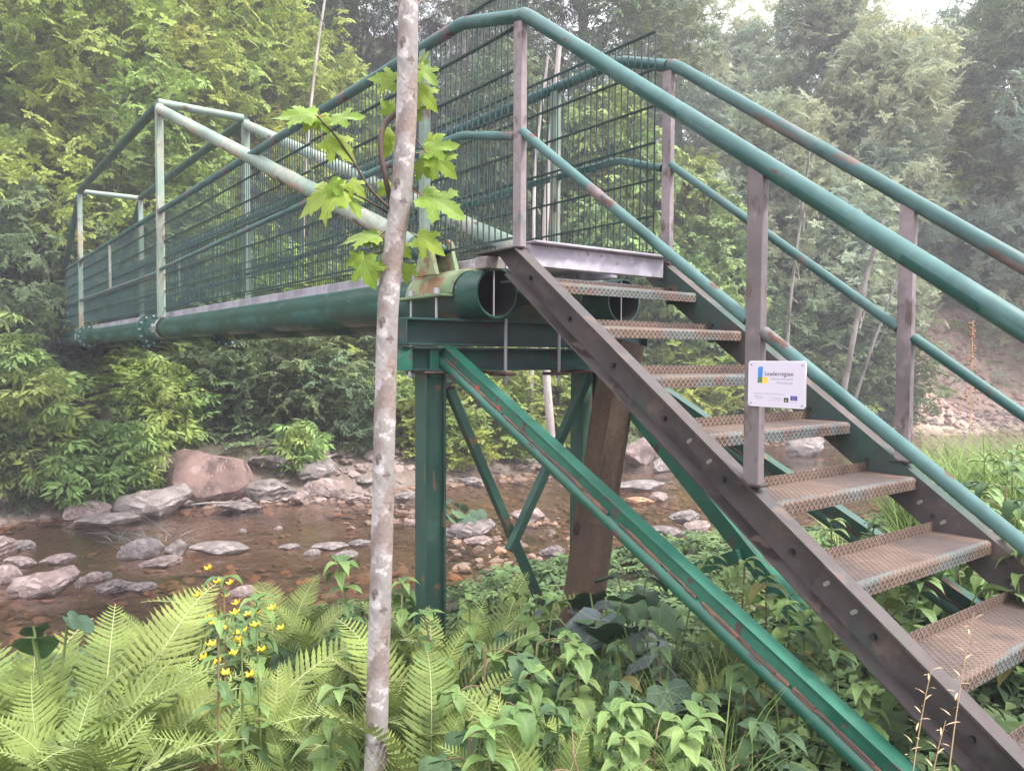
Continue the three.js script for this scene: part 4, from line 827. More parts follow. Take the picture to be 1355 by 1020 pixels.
function nearLeaf(base, rib, kind, tr = .35, rough = .55) { return new THREE.MeshPhysicalMaterial({ map: veinTex(base, rib, kind), transmission: tr, thickness: 0, roughness: rough, specularIntensity: .4, side: THREE.DoubleSide }); }
const LM = {
  maple: [nearLeaf([.24, .36, .03], [.34, .44, .12], 'maple', .5), nearLeaf([.19, .31, .028], [.30, .38, .10], 'maple', .5), nearLeaf([.31, .42, .045], [.40, .48, .16], 'maple', .5)],
  balsam: [nearLeaf([.135, .23, .07], [.24, .32, .13], 'l'), nearLeaf([.18, .285, .085], [.28, .36, .15], 'l'), nearLeaf([.10, .18, .065], [.20, .27, .12], 'l')],
  bramble: [nearLeaf([.11, .195, .06], [.16, .23, .10], 'l'), nearLeaf([.15, .24, .07], [.2, .28, .12], 'l'), nearLeaf([.07, .13, .055], [.11, .17, .09], 'l')],
  nettle: [nearLeaf([.085, .15, .055], [.10, .16, .08], 'l'), nearLeaf([.065, .12, .055], [.08, .13, .08], 'l')],
  butterbur: [nearLeaf([.07, .135, .06], [.16, .22, .13], 'maple', .25), nearLeaf([.10, .13, .125], [.2, .23, .22], 'maple', .15), nearLeaf([.05, .095, .055], [.12, .17, .11], 'maple', .25)],
  light: [nearLeaf([.17, .265, .085], [.28, .36, .16], 'l'), nearLeaf([.20, .29, .09], [.3, .38, .18], 'l')],
  yellow: nearLeaf([.30, .27, .09], [.34, .32, .14], 'l'),
  fern: [[.185, .245, .065], [.22, .28, .075], [.16, .22, .06], [.245, .29, .085]].map(c => new THREE.MeshPhysicalMaterial({ map: tex((x, y, o) => { const k = .72 + .55 * at_(F.coarse, x, y, 2, 2, 0, 0) + .1 * at_(F.fine, x, y, 2, 2, 0, 0); for (let i = 0; i < 3; i++) o[i] = c[i] * k; }, 256), transmission: .4, thickness: 0, roughness: .7, specularIntensity: .35, side: THREE.DoubleSide })),
  fernBrown: new THREE.MeshPhysicalMaterial({ color: new THREE.Color(.25, .15, .075), transmission: .3, thickness: 0, roughness: .8, side: THREE.DoubleSide }),
};
const stemMat = new THREE.MeshStandardMaterial({ color: new THREE.Color(.14, .19, .06), roughness: .7 }), stemRed = new THREE.MeshStandardMaterial({ color: new THREE.Color(.16, .11, .06), roughness: .7 }), rachisMat = new THREE.MeshStandardMaterial({ color: new THREE.Color(.26, .29, .12), roughness: .7 });
// one blade along +z, upper side +y
function blade(L, W, shape, o = {}) {
  const n = o.n ?? 9, pos = [], uv = [], idx = [], cols = 4;
  for (let i = 0; i <= n; i++) {
    const t = i / n; let w = shape === 'ovate' ? Math.pow(Math.sin(Math.PI * Math.pow(t, .62)), .8) : shape === 'lance' ? Math.pow(Math.sin(Math.PI * Math.pow(t, .75)), 1.05) : Math.sin(Math.PI * t);
    w = Math.max(.015, w) * W / 2; const a = (o.droop ?? .6) * t * t, z = L * t * Math.cos(a * .6), y = -L * t * Math.sin(a * .6);
    for (let k = 0; k <= cols; k++) { const s = k / cols * 2 - 1, edge = Math.abs(s) === 1 ? 1 + (o.teeth ?? 0) * (i % 2 ? 1 : -1) : 1; pos.push(s * w * edge, y + Math.abs(s) * w * (o.fold ?? .3) + (o.wave ?? .05) * W * Math.sin(t * 9 + s * 2) * Math.abs(s), z); uv.push(k / cols, t); }
  }
  for (let i = 0; i < n; i++) for (let k = 0; k < cols; k++) { const a = i * (cols + 1) + k; idx.push(a, a + cols + 1, a + 1, a + 1, a + cols + 1, a + cols + 2); }
  const g = new THREE.BufferGeometry(); g.setAttribute('position', new THREE.Float32BufferAttribute(pos, 3)); g.setAttribute('uv', new THREE.Float32BufferAttribute(uv, 2)); g.setIndex(idx); g.computeVertexNormals(); return g;
}
// fan of rings inside an outline; petiole joint at the origin, tip along +z
function fanLeaf(half, ctr, bend, wave = 0, cordate = 0) {
  const out = []; for (const p of half) out.push(p); for (let i = half.length - 2; i > 0; i--) out.push([-half[i][0], half[i][1]]);
  const pos = [], uv = [], idx = [], n = out.length, add = (x, z) => { const d = Math.hypot(x, z - ctr); pos.push(x, -bend * (z - .2) * (z - .2) - bend * .8 * x * x + wave * Math.sin(x * 9 + z * 7) * d + .10 * Math.abs(x), z); uv.push(x / 1.4 + .5, (z + .12) / 1.15); };
  add(0, ctr); for (const k of [.35, .68, 1]) for (const [x, z] of out) add(x * k, ctr + (z - ctr) * k);
  for (let i = 0; i < n; i++) { const j = (i + 1) % n; idx.push(0, 1 + i, 1 + j); for (let r = 0; r < 2; r++) { const a = 1 + r * n; idx.push(a + i, a + n + i, a + n + j, a + i, a + n + j, a + j); } }
  const g = new THREE.BufferGeometry(); g.setAttribute('position', new THREE.Float32BufferAttribute(pos, 3)); g.setAttribute('uv', new THREE.Float32BufferAttribute(uv, 2)); g.setIndex(idx); g.computeVertexNormals(); return g;
}
const MAPLE = [[0, 0], [.09, -.07], [.22, -.05], [.30, -.09], [.36, .0], [.47, .04], [.38, .12], [.37, .2], [.30, .23], [.40, .27], [.44, .36], [.55, .36], [.54, .45], [.64, .53], [.50, .55], [.45, .63], [.38, .56], [.22, .50], [.26, .62], [.22, .68], [.28, .76], [.17, .78], [.12, .88], [0, 1.04]];
const mapleGeo = [fanLeaf(MAPLE, .3, .45, .05), fanLeaf(MAPLE, .3, .25, .08), fanLeaf(MAPLE, .3, .7, .04)];
const ROUND = [[0, .04], [.06, -.12], [.2, -.16], [.36, -.08], [.47, .1], [.52, .3], [.48, .5], [.38, .68], [.24, .82], [.1, .9], [0, .93]].map(([x, z], i) => i % 2 ? [x * 1.03, z] : [x * .97, z]);
const roundGeo = [fanLeaf(ROUND, .32, .3, .1), fanLeaf(ROUND, .32, -.12, .12), fanLeaf(ROUND, .32, .55, .08)];

// ---------------------------------------------------------------- young maple in front of the bridge
{
  const D = 2.25, path = [[494, 1130], [497, 1020], [500, 900], [503, 800], [506, 700], [508, 600], [511, 480], [514, 400], [521, 330], [528, 280], [534, 220], [538, 150], [539, 80], [540, 0], [541, -140], [543, -330]].map(([x, y], i) => atDepth(x, y, D - .008 * i));
  const gy = H(path[0].x, path[0].z); path.unshift(V(path[0].x + .01, gy - .1, path[0].z + .01));
  const o = V(path[0].x, gy, path[0].z), t = thing('young_maple', 'slender grey young maple trunk with bright green leaves in front of the bridge', 'tree', [o.x, o.y, o.z]);
  const barkM = paint([.265, .238, .228], [['coarse', [.34, .31, .30], .55, .16], ['mid', [.40, .365, .365], .68, .08], ['coarse2', [.20, .155, .14], .64, .10], ['mid', [.11, .085, .075], .80, .06, 1, 1, 77]], { rough: .85, bump: .003, scale: 2.6 });
  const c = new THREE.CatmullRomCurve3(path.map(p => p.clone().sub(o))), n = 110, seg = 22, L = c.getLength(), fr = c.computeFrenetFrames(n, false), pos = [], uv = [], idx = [];
  for (let i = 0; i <= n; i++) { const q = i / n, p = c.getPointAt(q), r0 = lerp(.0335, .0265, q) + .004 * smooth(.1, 0, q); for (let k = 0; k <= seg; k++) { const a = k / seg * 6.2832, r = r0 * (1 + .05 * fbm(Math.cos(a) * 1.2, Math.sin(a) * 1.2, q * 22, 3) + .035 * Math.pow(Math.max(0, Math.sin(q * 60 + 1)), 18)), v = p.clone().addScaledVector(fr.normals[i], Math.cos(a) * r).addScaledVector(fr.binormals[i], Math.sin(a) * r); pos.push(v.x, v.y, v.z); uv.push(k / seg * .23, q * L); } }
  for (let i = 0; i < n; i++) for (let k = 0; k < seg; k++) { const a = i * (seg + 1) + k; idx.push(a, a + 1, a + seg + 1, a + 1, a + seg + 2, a + seg + 1); }
  const g = new THREE.BufferGeometry(); g.setAttribute('position', new THREE.Float32BufferAttribute(pos, 3)); g.setAttribute('uv', new THREE.Float32BufferAttribute(uv, 2)); g.setIndex(idx); g.computeVertexNormals(); part('trunk', g, barkM, t);
  const twig = new THREE.MeshStandardMaterial({ color: new THREE.Color(.075, .05, .038), roughness: .8 }), pet = new THREE.MeshStandardMaterial({ color: new THREE.Color(.30, .16, .08), roughness: .7 });
  const W = (px, py, d = D - .03) => atDepth(px, py, d).sub(o);
  const br = (pts, r0, r1) => part('branch', limb(pts, r0, r1, 8, 18), twig, t);
  br([W(520, 280), W(511, 240, D - .08), W(504, 200, D - .09), W(507, 168, D - .08), W(523, 150, D - .04)], .0075, .0085);
  br([W(516, 276, D - .08), W(490, 250, D - .12), W(462, 205, D - .17), W(440, 175, D - .2), W(418, 152, D - .22)], .0048, .0022);
  br([W(518, 284), W(480, 262, D - .1), W(452, 250, D - .14), W(432, 240, D - .16)], .004, .002);
  br([W(512, 330), W(498, 336, D - .06), W(482, 340, D - .1)], .003, .002);
  for (const [a, b] of [[[536, 172], [562, 200]], [[536, 205], [566, 196]], [[534, 245], [562, 262]], [[525, 300], [552, 314]], [[539, 95], [556, 92]], [[539, 125], [552, 122]], [[534, 105], [522, 108]], [[520, 305], [503, 312]], [[529, 295], [505, 330]]]) br([W(...a), W((a[0] + b[0]) / 2, (a[1] + b[1]) / 2 - 3, D - .05), W(...b, D - .07)], .0028, .0016);
  // [joint px, tip px, depth offset, roll towards the viewer, size factor, variant]
  const LV = [[[527, 108], [484, 96], -.06, .55, 1.05], [[553, 88], [583, 112], -.05, .6, 1], [[551, 116], [583, 143], -.04, .7, .95], [[556, 92], [560, 74], -.02, .4, .7], [[416, 152], [350, 150], -.24, .45, 1], [[417, 150], [400, 172], -.2, .8, .55], [[424, 152], [432, 168], -.2, .7, .5], [[440, 158], [487, 148], -.2, .5, 1], [[432, 182], [474, 205], -.18, .6, 1], [[450, 190], [408, 188], -.17, .5, .8], [[520, 152], [506, 134], .02, .7, .8], [[520, 176], [496, 192], .03, .8, .9], [[514, 186], [508, 214], .05, .9, .8], [[563, 199], [612, 186], -.08, .5, 1], [[566, 192], [590, 166], -.05, .6, .8], [[572, 206], [608, 234], -.09, .7, 1], [[553, 214], [582, 240], -.05, .8, .9], [[455, 250], [386, 268], -.15, .5, 1.1], [[452, 252], [492, 290], -.12, .45, .85], [[436, 241], [452, 256], -.16, .8, .5], [[462, 240], [493, 262], -.15, .6, .7], [[518, 244], [498, 258], .02, .8, .8], [[560, 258], [624, 287], -.07, .55, 1], [[564, 256], [598, 262], -.06, .5, .7], [[503, 312], [436, 312], -.07, .4, 1], [[500, 310], [482, 322], -.05, .8, .6], [[552, 312], [590, 330], -.07, .6, 1.05], [[482, 340], [452, 352], -.1, .8, .9], [[480, 342], [497, 384], -.1, .9, 1.05], [[512, 345], [500, 360], -.02, .7, .55], [[541, 350], [536, 384], -.02, .9, .8], [[545, 140], [556, 158], -.02, .8, .5], [[526, 322], [545, 340], .03, .7, .6]];
  LV.forEach(([a, b, d, roll, s], i) => {
    const A = atDepth(...a, D + d), B = atDepth(...b, D + d - .015), z = B.clone().sub(A), Ln = z.length() * s; z.normalize();
    const view = camera.position.clone().sub(A).normalize(), r = mulberry(i + 5);
    let y = UP.clone().lerp(view, roll).add(V((r() - .5) * .3, 0, (r() - .5) * .3)); y.addScaledVector(z, -y.dot(z)).normalize(); const x = y.clone().cross(z);
    const m = part('maple_leaf', mapleGeo[i % 3], LM.maple[(i * 7) % 3], t); m.matrixAutoUpdate = true; const mm = new THREE.Matrix4().makeBasis(x, y, z); m.quaternion.setFromRotationMatrix(mm); m.position.copy(A.sub(o)); m.scale.setScalar(Math.max(.055, Ln * .88));
    const pd = part('leaf_stalk', limb([V(0, 0, -.28), V(0, -.03, -.12), V(0, 0, .02)], .014, .011, 5, 4), pet, m);
  });
}

// ---------------------------------------------------------------- ferns
const frondGeo = [0, 1, 2, 3, 4].map(v => {
  const r = mulberry(60 + v), pairs = 33, L = 1, arch = [.5, .75, 1.0, .4, .65][v], pos = [], uv = [], idx = [], rach = [];
  const at = t => { const a = arch * t * t * .9; return [V(0, L * (Math.sin(1.35) * t - .33 * arch * t * t * t), L * (.20 * t + .42 * arch * t * t)), a]; };
  const tang = t => at(Math.min(1, t + .02))[0].sub(at(Math.max(0, t - .02))[0]).normalize();
  for (let i = 0; i <= 12; i++) rach.push(at(i / 12)[0]);
  for (let i = 0; i < pairs; i++) for (const s of [-1, 1]) {
    const t = .10 + .885 * (i + .25 * (s > 0)) / pairs, P = at(t)[0], T = tang(t), N = V(1, 0, 0).cross(T).normalize(), len = L * .15 * Math.pow(Math.sin(Math.PI * Math.pow(clamp((t - .03) / .99), .72)), .85) * (.9 + .2 * r()), fw = .30 + .25 * t + .1 * (r() - .5);
    const dir = V(s, 0, 0).addScaledVector(T, fw).addScaledVector(N, (r() - .5) * .25).normalize(), side = dir.clone().cross(N).normalize(), wid = Math.min(.0205 * L, len * .2), ns = 9, b0 = pos.length / 3, drp = .10 + .15 * r();
    for (let k = 0; k <= ns; k++) { const q = k / ns, w = wid * (1 - .25 * q) * Math.min(1, (1 - q) * 3.2 + .04) * (k % 2 ? 1.12 : .74), c = P.clone().addScaledVector(dir, len * q).addScaledVector(T, len * .10 * q * q).addScaledVector(N, -s * 0 - len * drp * q * q); for (const e of [-1, 0, 1]) { const p = c.clone().addScaledVector(side, e * w * .5).addScaledVector(N, Math.abs(e) * w * .12); pos.push(p.x, p.y, p.z); uv.push(q * .3 + i * .13, t + e * .05); } }
    for (let k = 0; k < ns; k++) for (let e = 0; e < 2; e++) { const a = b0 + k * 3 + e; idx.push(a, a + 3, a + 1, a + 1, a + 3, a + 4); }
  }
  const g = new THREE.BufferGeometry(); g.setAttribute('position', new THREE.Float32BufferAttribute(pos, 3)); g.setAttribute('uv', new THREE.Float32BufferAttribute(uv, 2)); g.setIndex(idx); g.computeVertexNormals();
  return [g, limb(rach, .0055, .0015, 5, 12)];
});
const FERNS = [ // [px, distance, px-row of the tallest tip, fronds, label, brown fronds]
  [8, 3.0, 815, 8, 'fern at the left edge with fronds spreading over the stream'],
  [62, 2.85, 838, 8, 'big fern in the left foreground below the round butterbur leaves'],
  [118, 3.35, 778, 8, 'tall arching fern with the highest fronds at the left'],
  [178, 3.7, 790, 6, 'fern standing behind the tall arching fern at the left'],
  [222, 4.05, 772, 5, 'fern with one browning upright frond left of the yellow flowers', 1],
  [150, 2.75, 880, 7, 'low bright yellow-green fern at the bottom left'],
  [255, 2.9, 815, 8, 'fern to the left of the yellow flowered stem'],
  [362, 3.9, 752, 6, 'upright fern right behind the yellow flowers'],
  [330, 2.65, 880, 8, 'fern with a rusty brown inner frond at the bottom centre left', 1],
  [402, 3.1, 815, 8, 'dense fern left of the maple trunk'],
  [446, 3.6, 770, 7, 'fern touching the left side of the maple trunk'],
  [448, 2.75, 870, 7, 'fern close in front of the maple trunk on its left'],
  [20, 2.5, 900, 6, 'fern in the bottom left corner'],
  [240, 2.5, 915, 6, 'fern at the bottom edge below the yellow flowers'],
  [385, 2.45, 950, 7, 'pale fern at the bottom edge left of the maple trunk'],
  [553, 2.75, 790, 8, 'fern immediately right of the maple trunk'],
  [592, 3.3, 762, 7, 'fern around the foot of the near pier leg'],
  [645, 3.5, 745, 5, 'tall fern between the pier leg and the timber post'],
  [566, 2.3, 865, 8, 'narrow fern right of the maple trunk near the bottom'],
  [728, 1.9, 915, 7, 'bright fern at the bottom centre right of the maple'],
  [1158, 4.3, 652, 7, 'fern glowing behind the lower stair treads'],
  [1000, 3.2, 800, 6, 'small fern in the shade under the stairs'],
  [940, 2.75, 850, 5, 'small fern beside the long green strut'],
  [800, 2.2, 985, 5, 'small fern low at the bottom centre'],
];
FERNS.forEach(([px, d, py, n, label, brown], i) => {
  const p = bearing(px, d), r = mulberry(300 + i), top = elev(px, py, d), h = clamp(top - p.y, .35, 1.05), t = thing('fern', label, 'fern', [p.x, p.y - .02, p.z], 0);
  const toCam = Math.atan2(camera.position.x - p.x, camera.position.z - p.z);
  n += 2; for (let k = 0; k < n + 1; k++) {
    const v = Math.floor(r() * 5), a = toCam + (k + .5) / (n + 1) * 6.283 + (r() - .5) * .5, s = h * (1.02 + .28 * (r() - .35)) * [1.15, 1.3, 1.5, 1.05, 1.2][v] * .78, tired = r() < .10, mat = (brown && k === 1) || (tired && r() < .35) ? LM.fernBrown : LM.fern[Math.floor(r() * 4)];
    const f = part('frond', frondGeo[v][0], mat, t); f.scale.setScalar(s); f.rotation.set(tired ? .7 + .5 * r() : -.10 + .34 * r(), a, (r() - .5) * (tired ? .9 : .5), 'YXZ'); f.scale.x *= .85 + .3 * r(); part('rachis', frondGeo[v][1], brown && k === 1 ? stemRed : rachisMat, f);
    if (brown && k === 1) { tag(f, 'browning rusty frond'); f.rotation.set(.1, toCam + (i % 2 ? 1.2 : -.5), .1, 'YXZ'); }
  }
});

// ---------------------------------------------------------------- leafy herbs of the near bank
const G = { lance: [blade(1, .40, 'lance', { teeth: .06, droop: .7 }), blade(1, .44, 'lance', { teeth: .06, droop: 1.1, wave: .08 })], ovate: [blade(1, .66, 'ovate', { teeth: .07, droop: .7, n: 12 }), blade(1, .6, 'ovate', { teeth: .07, droop: 1.1, n: 12, wave: .09 })], narrow: [blade(1, .24, 'lance', { droop: .9 })] };
function putLeaf(parent, geo, mat, pos, az, pitch, size, roll = 0) { const m = part('leaf', geo, mat, parent); m.position.copy(pos); m.rotation.set(pitch, az, roll, 'YXZ'); m.scale.setScalar(size); return m; }
function herb(kind, px, dist, py, label, group, o = {}) {
  const p = o.pos ?? bearing(px, dist), r = mulberry(Math.round(px * 7 + dist * 131 + py)), h = clamp((o.h ?? elev(px, py, dist) - p.y), .18, 1.1);
  const names = { balsam: ['balsam_plant', 'balsam'], bramble: ['bramble', 'bramble'], nettle: ['nettle', 'nettle'], butterbur: ['butterbur', 'butterbur'], light: ['leafy_herb', 'herb'], flower: ['flowering_herb', 'flower'] }[kind];
  const t = thing(names[0], label, names[1], [p.x, p.y - .02, p.z], 0, group), pick = a => a[Math.floor(r() * a.length)];
  const lean = V((r() - .5) * .25, 0, (r() - .5) * .25), at = u => V(lean.x * u * u * h, u * h, lean.z * u * u * h);
  if (kind === 'butterbur') {
    const n = o.n ?? 6; for (let k = 0; k < n; k++) { const a = k * 2.4 + r(), q = (.06 + .22 * r()) * (o.s ?? 1), hh = h * (.55 + .45 * r()), e = V(Math.cos(a) * q, hh, Math.sin(a) * q); part('leaf_stalk', limb([V(0, 0, 0), V(e.x * .35, hh * .6, e.z * .35), e], .006, .0045, 6, 6), stemMat, t); putLeaf(t, pick(roundGeo), o.grey && k % 2 === 0 ? LM.butterbur[1] : pick([LM.butterbur[0], LM.butterbur[2]]), e, r() * 6.28, .25 + .5 * r(), (.15 + .10 * r()) * (o.s ?? 1), (r() - .5) * .5); }
    return t;
  }
  part('stem', limb([at(0), at(.35), at(.7), at(1)], .0055, .003, 6, 8), r() < .4 ? stemRed : stemMat, t);
  if (kind === 'bramble') {
    const n = o.n ?? 5; for (let k = 0; k < n; k++) { const u = .35 + .65 * (k + .6) / n, a = k * 2.4 + r(), b = at(u), q = .06 + .07 * r(), e = b.clone().add(V(Math.cos(a) * q, .05 * r(), Math.sin(a) * q)); part('leaf_stalk', limb([b, b.clone().lerp(e, .5).add(V(0, .015, 0)), e], .0022, .0018, 5, 4), stemRed, t); const m = pick(LM.bramble), az = Math.PI / 2 - a; for (const [d, s] of [[0, 1], [1.15, .82], [-1.15, .82]]) putLeaf(t, pick(G.ovate), m, e, az + d, .15 + .35 * r(), (.085 + .045 * r()) * s); }
  } else {
    const lev = o.n ?? (kind === 'nettle' ? 6 : Math.round(4 + h * 5)), per = kind === 'balsam' || kind === 'light' ? 3 : 2;
    for (let k = 0; k < lev; k++) { const u = .25 + .75 * (k + .5) / lev, L = (kind === 'nettle' ? .08 : kind === 'flower' ? .075 : .115) * (1.25 - .5 * u) * (.65 + .7 * r()) * (o.s ?? 1); for (let q = 0; q < per; q++) { const a = q / per * 6.283 + k * (per === 3 ? 1.05 : 1.571) + (r() - .5) * .4; putLeaf(t, pick(kind === 'nettle' ? G.ovate : kind === 'light' && k % 2 ? G.ovate : G.lance), pick(r() < .012 ? [LM.yellow] : kind === 'light' ? LM.light : kind === 'nettle' ? LM.nettle : LM.balsam), at(u), a, -.35 + .5 * r() + .3 * (1 - u), L, (r() - .5) * .3); } }
    for (let q = 0; q < (kind === 'nettle' ? 2 : kind === 'balsam' ? 5 : 3); q++) putLeaf(t, pick(G.lance), pick(kind === 'light' ? LM.light : kind === 'nettle' ? LM.nettle : LM.balsam), at(1), q * 1.05 + r() * .5, -.55 + .4 * r(), .075 * (o.s ?? 1) * (.8 + .5 * r()));
  }
  if (kind === 'flower') { const fm = new THREE.MeshStandardMaterial({ color: new THREE.Color(.72, .50, .02), roughness: .6, side: THREE.DoubleSide }), fg = blade(1, .55, 'ovate', { droop: -.5, n: 4 }); const nf = o.f ?? 12; for (let k = 0; k < nf; k++) { const u = .78 + .24 * (k + .3) / nf, a = k * 2.4, c = at(u).add(V(Math.cos(a) * (.03 + .06 * r()), .03 * r(), Math.sin(a) * (.03 + .06 * r()))), gs = []; for (let q = 0; q < 5; q++) gs.push(fg.clone().scale(.024, .024, .024).rotateX(-.55).rotateY(q * 1.257)); const f = part('flower', merge(gs), fm, t); f.position.copy(c); f.rotation.set(.6 * (r() - .2), a, .4 * (r() - .5)); } }
  return t;
}
const ORD = ['leftmost', 'second from the left', 'third from the left', 'fourth from the left', 'fifth from the left', 'sixth from the left', 'seventh from the left', 'eighth from the left', 'ninth from the left', 'tenth from the left', 'eleventh from the left'];
const KN = { balsam: 'of the slender-leaved balsams', bramble: 'of the three-leaved brambles', nettle: 'of the low dark nettles', light: 'of the pale leafy herbs' };
// a row of herbs in one place: each kind is counted from the left
function herbs(where, list, o = {}) {
  const seen = {}; list.slice().sort((a, b) => a[1] - b[1]).forEach(([k, px, d, py, n]) => { const i = seen[k] = (seen[k] ?? -1) + 1; herb(k, px, d, py, `${ORD[i]} ${KN[k]} ${where}`, `${KN[k].slice(7)} ${where}`, { ...o, n }); });
}
herb('flower', 298, 2.75, 768, 'yellow flowered herb rising tallest among the ferns at left', null, { f: 10 });
herb('flower', 284, 2.45, 822, 'shorter yellow flowered herb left below the tallest one', null, { f: 6 });
herb('flower', 318, 2.5, 826, 'yellow flowered herb right below the tallest one', null, { f: 7 });
herb('flower', 342, 2.7, 800, 'yellow flowered herb beside the upright fern behind it', null, { f: 6 });
herb('balsam', 470, 3.5, 735, 'balsam plant just left of the maple trunk over the water', null, { s: 1.25 });
herb('balsam', 345, 3.5, 790, 'balsam plant behind the yellow flowers', null, { s: 1.1 });
herb('light', 425, 2.3, 905, 'pale green herb with broad leaves among the ferns left of the maple trunk', null, { s: 1.1 });
herb('butterbur', 62, 3.2, 800, 'butterbur with round leaves among the left ferns over the stream', null, { n: 4, s: .6 });

herb('butterbur', 420, 3.7, 835, 'small butterbur behind the dense fern left of the maple trunk', null, { n: 4, s: .7 });
herb('butterbur', 798, 3.6, 775, 'butterbur with grey-blue leaf backs right of the timber post', null, { n: 7, grey: 1, s: 1.1 });
herb('butterbur', 742, 3.3, 815, 'dark butterbur in front of the timber post foot', null, { n: 5, s: .9 });
herb('butterbur', 850, 3.2, 800, 'dark butterbur under the middle of the long green strut', null, { n: 6, grey: 1 });
herb('butterbur', 905, 2.5, 905, 'low dark butterbur leaves below the lower part of the strut', null, { n: 6, s: .8 });
herb('butterbur', 840, 3.9, 740, 'upright butterbur leaves behind the timber post', null, { n: 5, s: .8 });
{ const q = atHeight(606, 690, WATER + .12); herb('butterbur', 606, 0, 0, 'butterbur growing on the dark stone in midstream', null, { pos: V(q.x, WATER, q.z), h: .38, n: 9, s: 1.15 }); }
herbs('right of the maple trunk', [['balsam', 590, 2.9, 810], ['balsam', 625, 3.2, 790], ['balsam', 690, 3.2, 785], ['bramble', 640, 2.5, 850, 6], ['bramble', 665, 2.2, 905, 6], ['bramble', 700, 2.7, 835, 6], ['balsam', 745, 2.7, 838], ['light', 770, 2.5, 862], ['balsam', 700, 2.35, 880], ['bramble', 630, 1.95, 975, 5], ['balsam', 655, 1.95, 955], ['bramble', 720, 3.1, 800, 5], ['bramble', 525, 3.3, 790, 5], ['balsam', 540, 3.4, 770], ['bramble', 680, 3.4, 795, 5], ['nettle', 615, 2.8, 840], ['nettle', 745, 2.15, 930]]);
herbs('below the long green strut', [['nettle', 820, 2.5, 885], ['light', 850, 2.2, 925], ['balsam', 800, 2.2, 930], ['nettle', 880, 2.8, 850], ['balsam', 905, 2.2, 940], ['nettle', 940, 2.4, 905], ['nettle', 985, 2.5, 900], ['bramble', 870, 2.0, 975, 5], ['light', 930, 2.0, 968], ['nettle', 1010, 2.2, 945], ['bramble', 790, 1.9, 985, 5], ['nettle', 860, 3.1, 815], ['nettle', 900, 3.3, 800], ['bramble', 970, 2.1, 985, 5], ['nettle', 1050, 2.2, 970], ['nettle', 770, 3.0, 838], ['nettle', 830, 2.85, 850], ['light', 815, 2.0, 965]]);
herbs('under the stair treads', [['light', 985, 3.3, 742], ['light', 960, 3.5, 735], ['light', 1020, 3.2, 765], ['balsam', 1055, 3.0, 800], ['nettle', 1080, 2.8, 830], ['light', 1110, 3.6, 690], ['balsam', 1140, 3.5, 690], ['light', 1185, 3.3, 735], ['nettle', 1120, 2.6, 860], ['light', 1090, 3.2, 770], ['balsam', 1205, 2.9, 765], ['light', 1150, 2.4, 905], ['nettle', 1060, 2.5, 890], ['bramble', 1040, 2.7, 850, 5]]);
herbs('behind the far stringer', [['light', 1225, 5.6, 615], ['balsam', 1262, 5.0, 628], ['light', 1300, 4.6, 640], ['bramble', 1340, 4.2, 640, 7], ['balsam', 1345, 5.4, 600], ['light', 1290, 5.8, 600], ['bramble', 1315, 3.9, 660, 7], ['light', 1270, 4.2, 650], ['balsam', 1330, 4.8, 610], ['bramble', 1355, 3.6, 660, 7], ['balsam', 1245, 4.5, 640], ['light', 1325, 6.2, 585], ['bramble', 1285, 3.7, 670, 7], ['light', 1350, 3.3, 690]], { s: 1.2 });

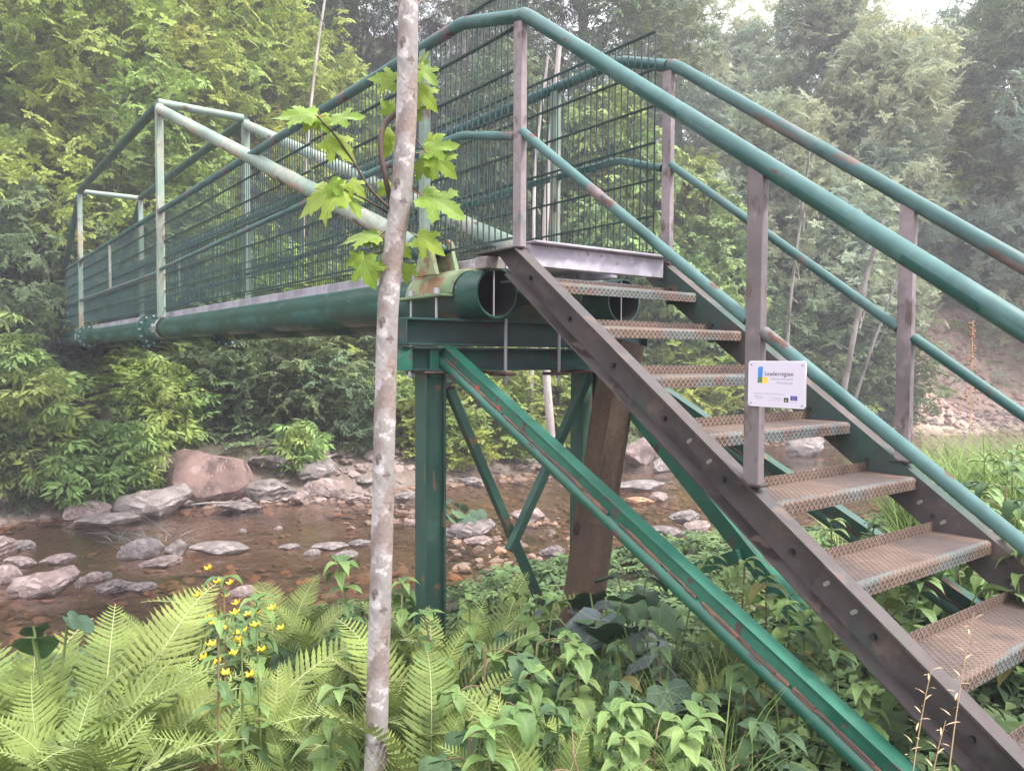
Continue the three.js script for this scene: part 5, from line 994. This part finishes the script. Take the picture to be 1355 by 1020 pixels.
// ---------------------------------------------------------------- grass and low cover of the near bank
{
  const r = mulberry(55), tuft = (n, H0, W0, lean) => { const pos = [], col = []; for (let i = 0; i < n; i++) { const a = r() * 6.283, h = H0 * (.55 + .6 * r()), l = lean * (.4 + r()), bx = (r() - .5) * .06, bz = (r() - .5) * .06, w = W0 * (.7 + .6 * r()), s = V(-Math.sin(a), 0, Math.cos(a)).multiplyScalar(w / 2), v = .7 + .55 * r(); let p0; for (let k = 0; k <= 4; k++) { const t = k / 4, c = V(bx + Math.cos(a) * l * h * t * t, h * (t - .32 * l * t * t * t), bz + Math.sin(a) * l * h * t * t), ww = 1 - t * .92, L = c.clone().addScaledVector(s, ww), R = c.clone().addScaledVector(s, -ww); if (k) { for (const q of [p0[0], p0[1], L, p0[1], R, L]) pos.push(q.x, q.y, q.z); for (let j = 0; j < 6; j++) col.push(v, v, v * .9); } p0 = [L, R]; } } return geoFrom(pos, col); };
  const tg = [tuft(16, .34, .006, .7), tuft(14, .62, .009, .6)], gm = leafMat([.13, .19, .065], .3), L = [[], []], cov = [[], [], []];
  for (let i = 0; i < 7500; i++) {
    const a = rr(.05, 1.9, r), d = 1.5 + 9.5 * Math.pow(r(), .8), x = camera.position.x - Math.sin(a) * d, z = camera.position.z - Math.cos(a) * d; const e = x - nearEdge(z); if (e < .9 || (e < 2.2 && a < 1.45 && r() < .6)) continue;
    const px = (a - .928), under = px > -.3, y = H(x, z), v = .65 + .6 * r();
    const tall = d > 4.5 && a < .62 && r() < .6;
    if (under && (d < 3.8 || a < .66) && r() < .5) L[tall ? 1 : 0].push({ p: V(x, y - .01, z), rx: (r() - .5) * .2, ry: r() * 6.28, rz: (r() - .5) * .2, s: .7 + .6 * r(), c: [v, v, v * (.8 + .3 * r())] });
    else { const k = Math.floor(r() * 3); cov[k].push({ p: V(x, y + .03 + .10 * r(), z), rx: (r() - .5) * .7, ry: r() * 6.28, rz: (r() - .5) * .7, s: .16 + .16 * r(), c: [v, v, v] }); }
  }
  for (let i = 0; i < 420; i++) { const p = bearing(rr(1195, 1420, r), rr(5, 10, r)), v = 1.0 + .5 * r(); if (p.x > nearEdge(p.z) + .3) L[1].push({ p, rx: (r() - .5) * .2, ry: r() * 6.28, rz: (r() - .5) * .2, s: 1.0 + .75 * r(), c: [v, v, v * .9] }); }
  const g = new THREE.Group(); g.name = 'bank_grass'; scene.add(g); tag(g, 'long thin grass growing on the near bank around the stairs', 'grass', null, 'stuff'); L.forEach((q, i) => tag(instanced('grass_blades', tg[i], gm, q, g), null, null, null, 'stuff'));
  const c = new THREE.Group(); c.name = 'near_undergrowth'; scene.add(c); tag(c, 'dense low leafy undergrowth on the near bank in the foreground', 'undergrowth', null, 'stuff');
  const small = [sprig(71, 18, .36, .22, .5, .3), sprig(72, 20, .30, .20, .4, .4), sprig(73, 22, .34, .12, .4, .3)], um = [leafMat([.10, .165, .06]), leafMat([.075, .13, .055]), leafMat([.14, .215, .075])];
  cov.forEach((q, i) => tag(instanced('leaves', small[i], um[i], q, c), null, null, null, 'stuff'));
  // dry flowering grass stalks in front of the stringer
  const sm = new THREE.MeshStandardMaterial({ color: new THREE.Color(.42, .30, .18), roughness: .9 });
  for (const [px, d, py, label] of [[1212, 1.72, 868, 'dry seeding grass stalk in front of the lower end of the near stringer'], [1262, 1.66, 800, 'thin dry grass stalk crossing the lowest visible treads'], [1228, 1.6, 940, 'short dry grass stalk at the bottom right by the stringer']]) {
    const p = bearing(px, d), h = elev(px, py, d) - p.y, t = thing('grass_stalk', label, 'grass', [p.x, p.y, p.z]); part('stalk', limb([V(0, 0, 0), V(.01, h * .5, .01), V(.03, h * .85, 0), V(.05, h, .01)], .0018, .0008, 5, 10), sm, t);
    const sg = blade(.022, .004, 'lance', { n: 3, droop: .3 }), gs = []; for (let k = 0; k < 15; k++) { const u = .68 + .32 * k / 15; gs.push(sg.clone().rotateX(-.9 + r() * .5).rotateY(k * 2.4).translate(.03 + .02 * (u - .85) / .15, h * u, .004)); } tag(part('seed_head', merge(gs), sm, t), null, null, null, 'stuff');
  }
  { const p = bearing(1282, 8.6), t = thing('dock_stalk', 'rusty brown dried dock stalk on the bank at the right', 'plant', [p.x, p.y, p.z]), h = elev(1282, 425, 8.6) - p.y; part('stalk', limb([V(0, 0, 0), V(.02, h * .5, 0), V(.03, h, .02)], .008, .003, 5, 6), sm, t); const gs = [], sg = new THREE.IcosahedronGeometry(.011, 0); for (let k = 0; k < 55; k++) { const u = .6 + .4 * r(); gs.push(sg.clone().translate(.02 + (r() - .5) * .09 * (1.2 - u) * 2, h * u, (r() - .5) * .09)); } tag(part('seed_head', merge(gs), new THREE.MeshStandardMaterial({ color: new THREE.Color(.30, .14, .07), roughness: .9 }), t), null, null, null, 'stuff'); }
}
renderer.render(scene, camera);
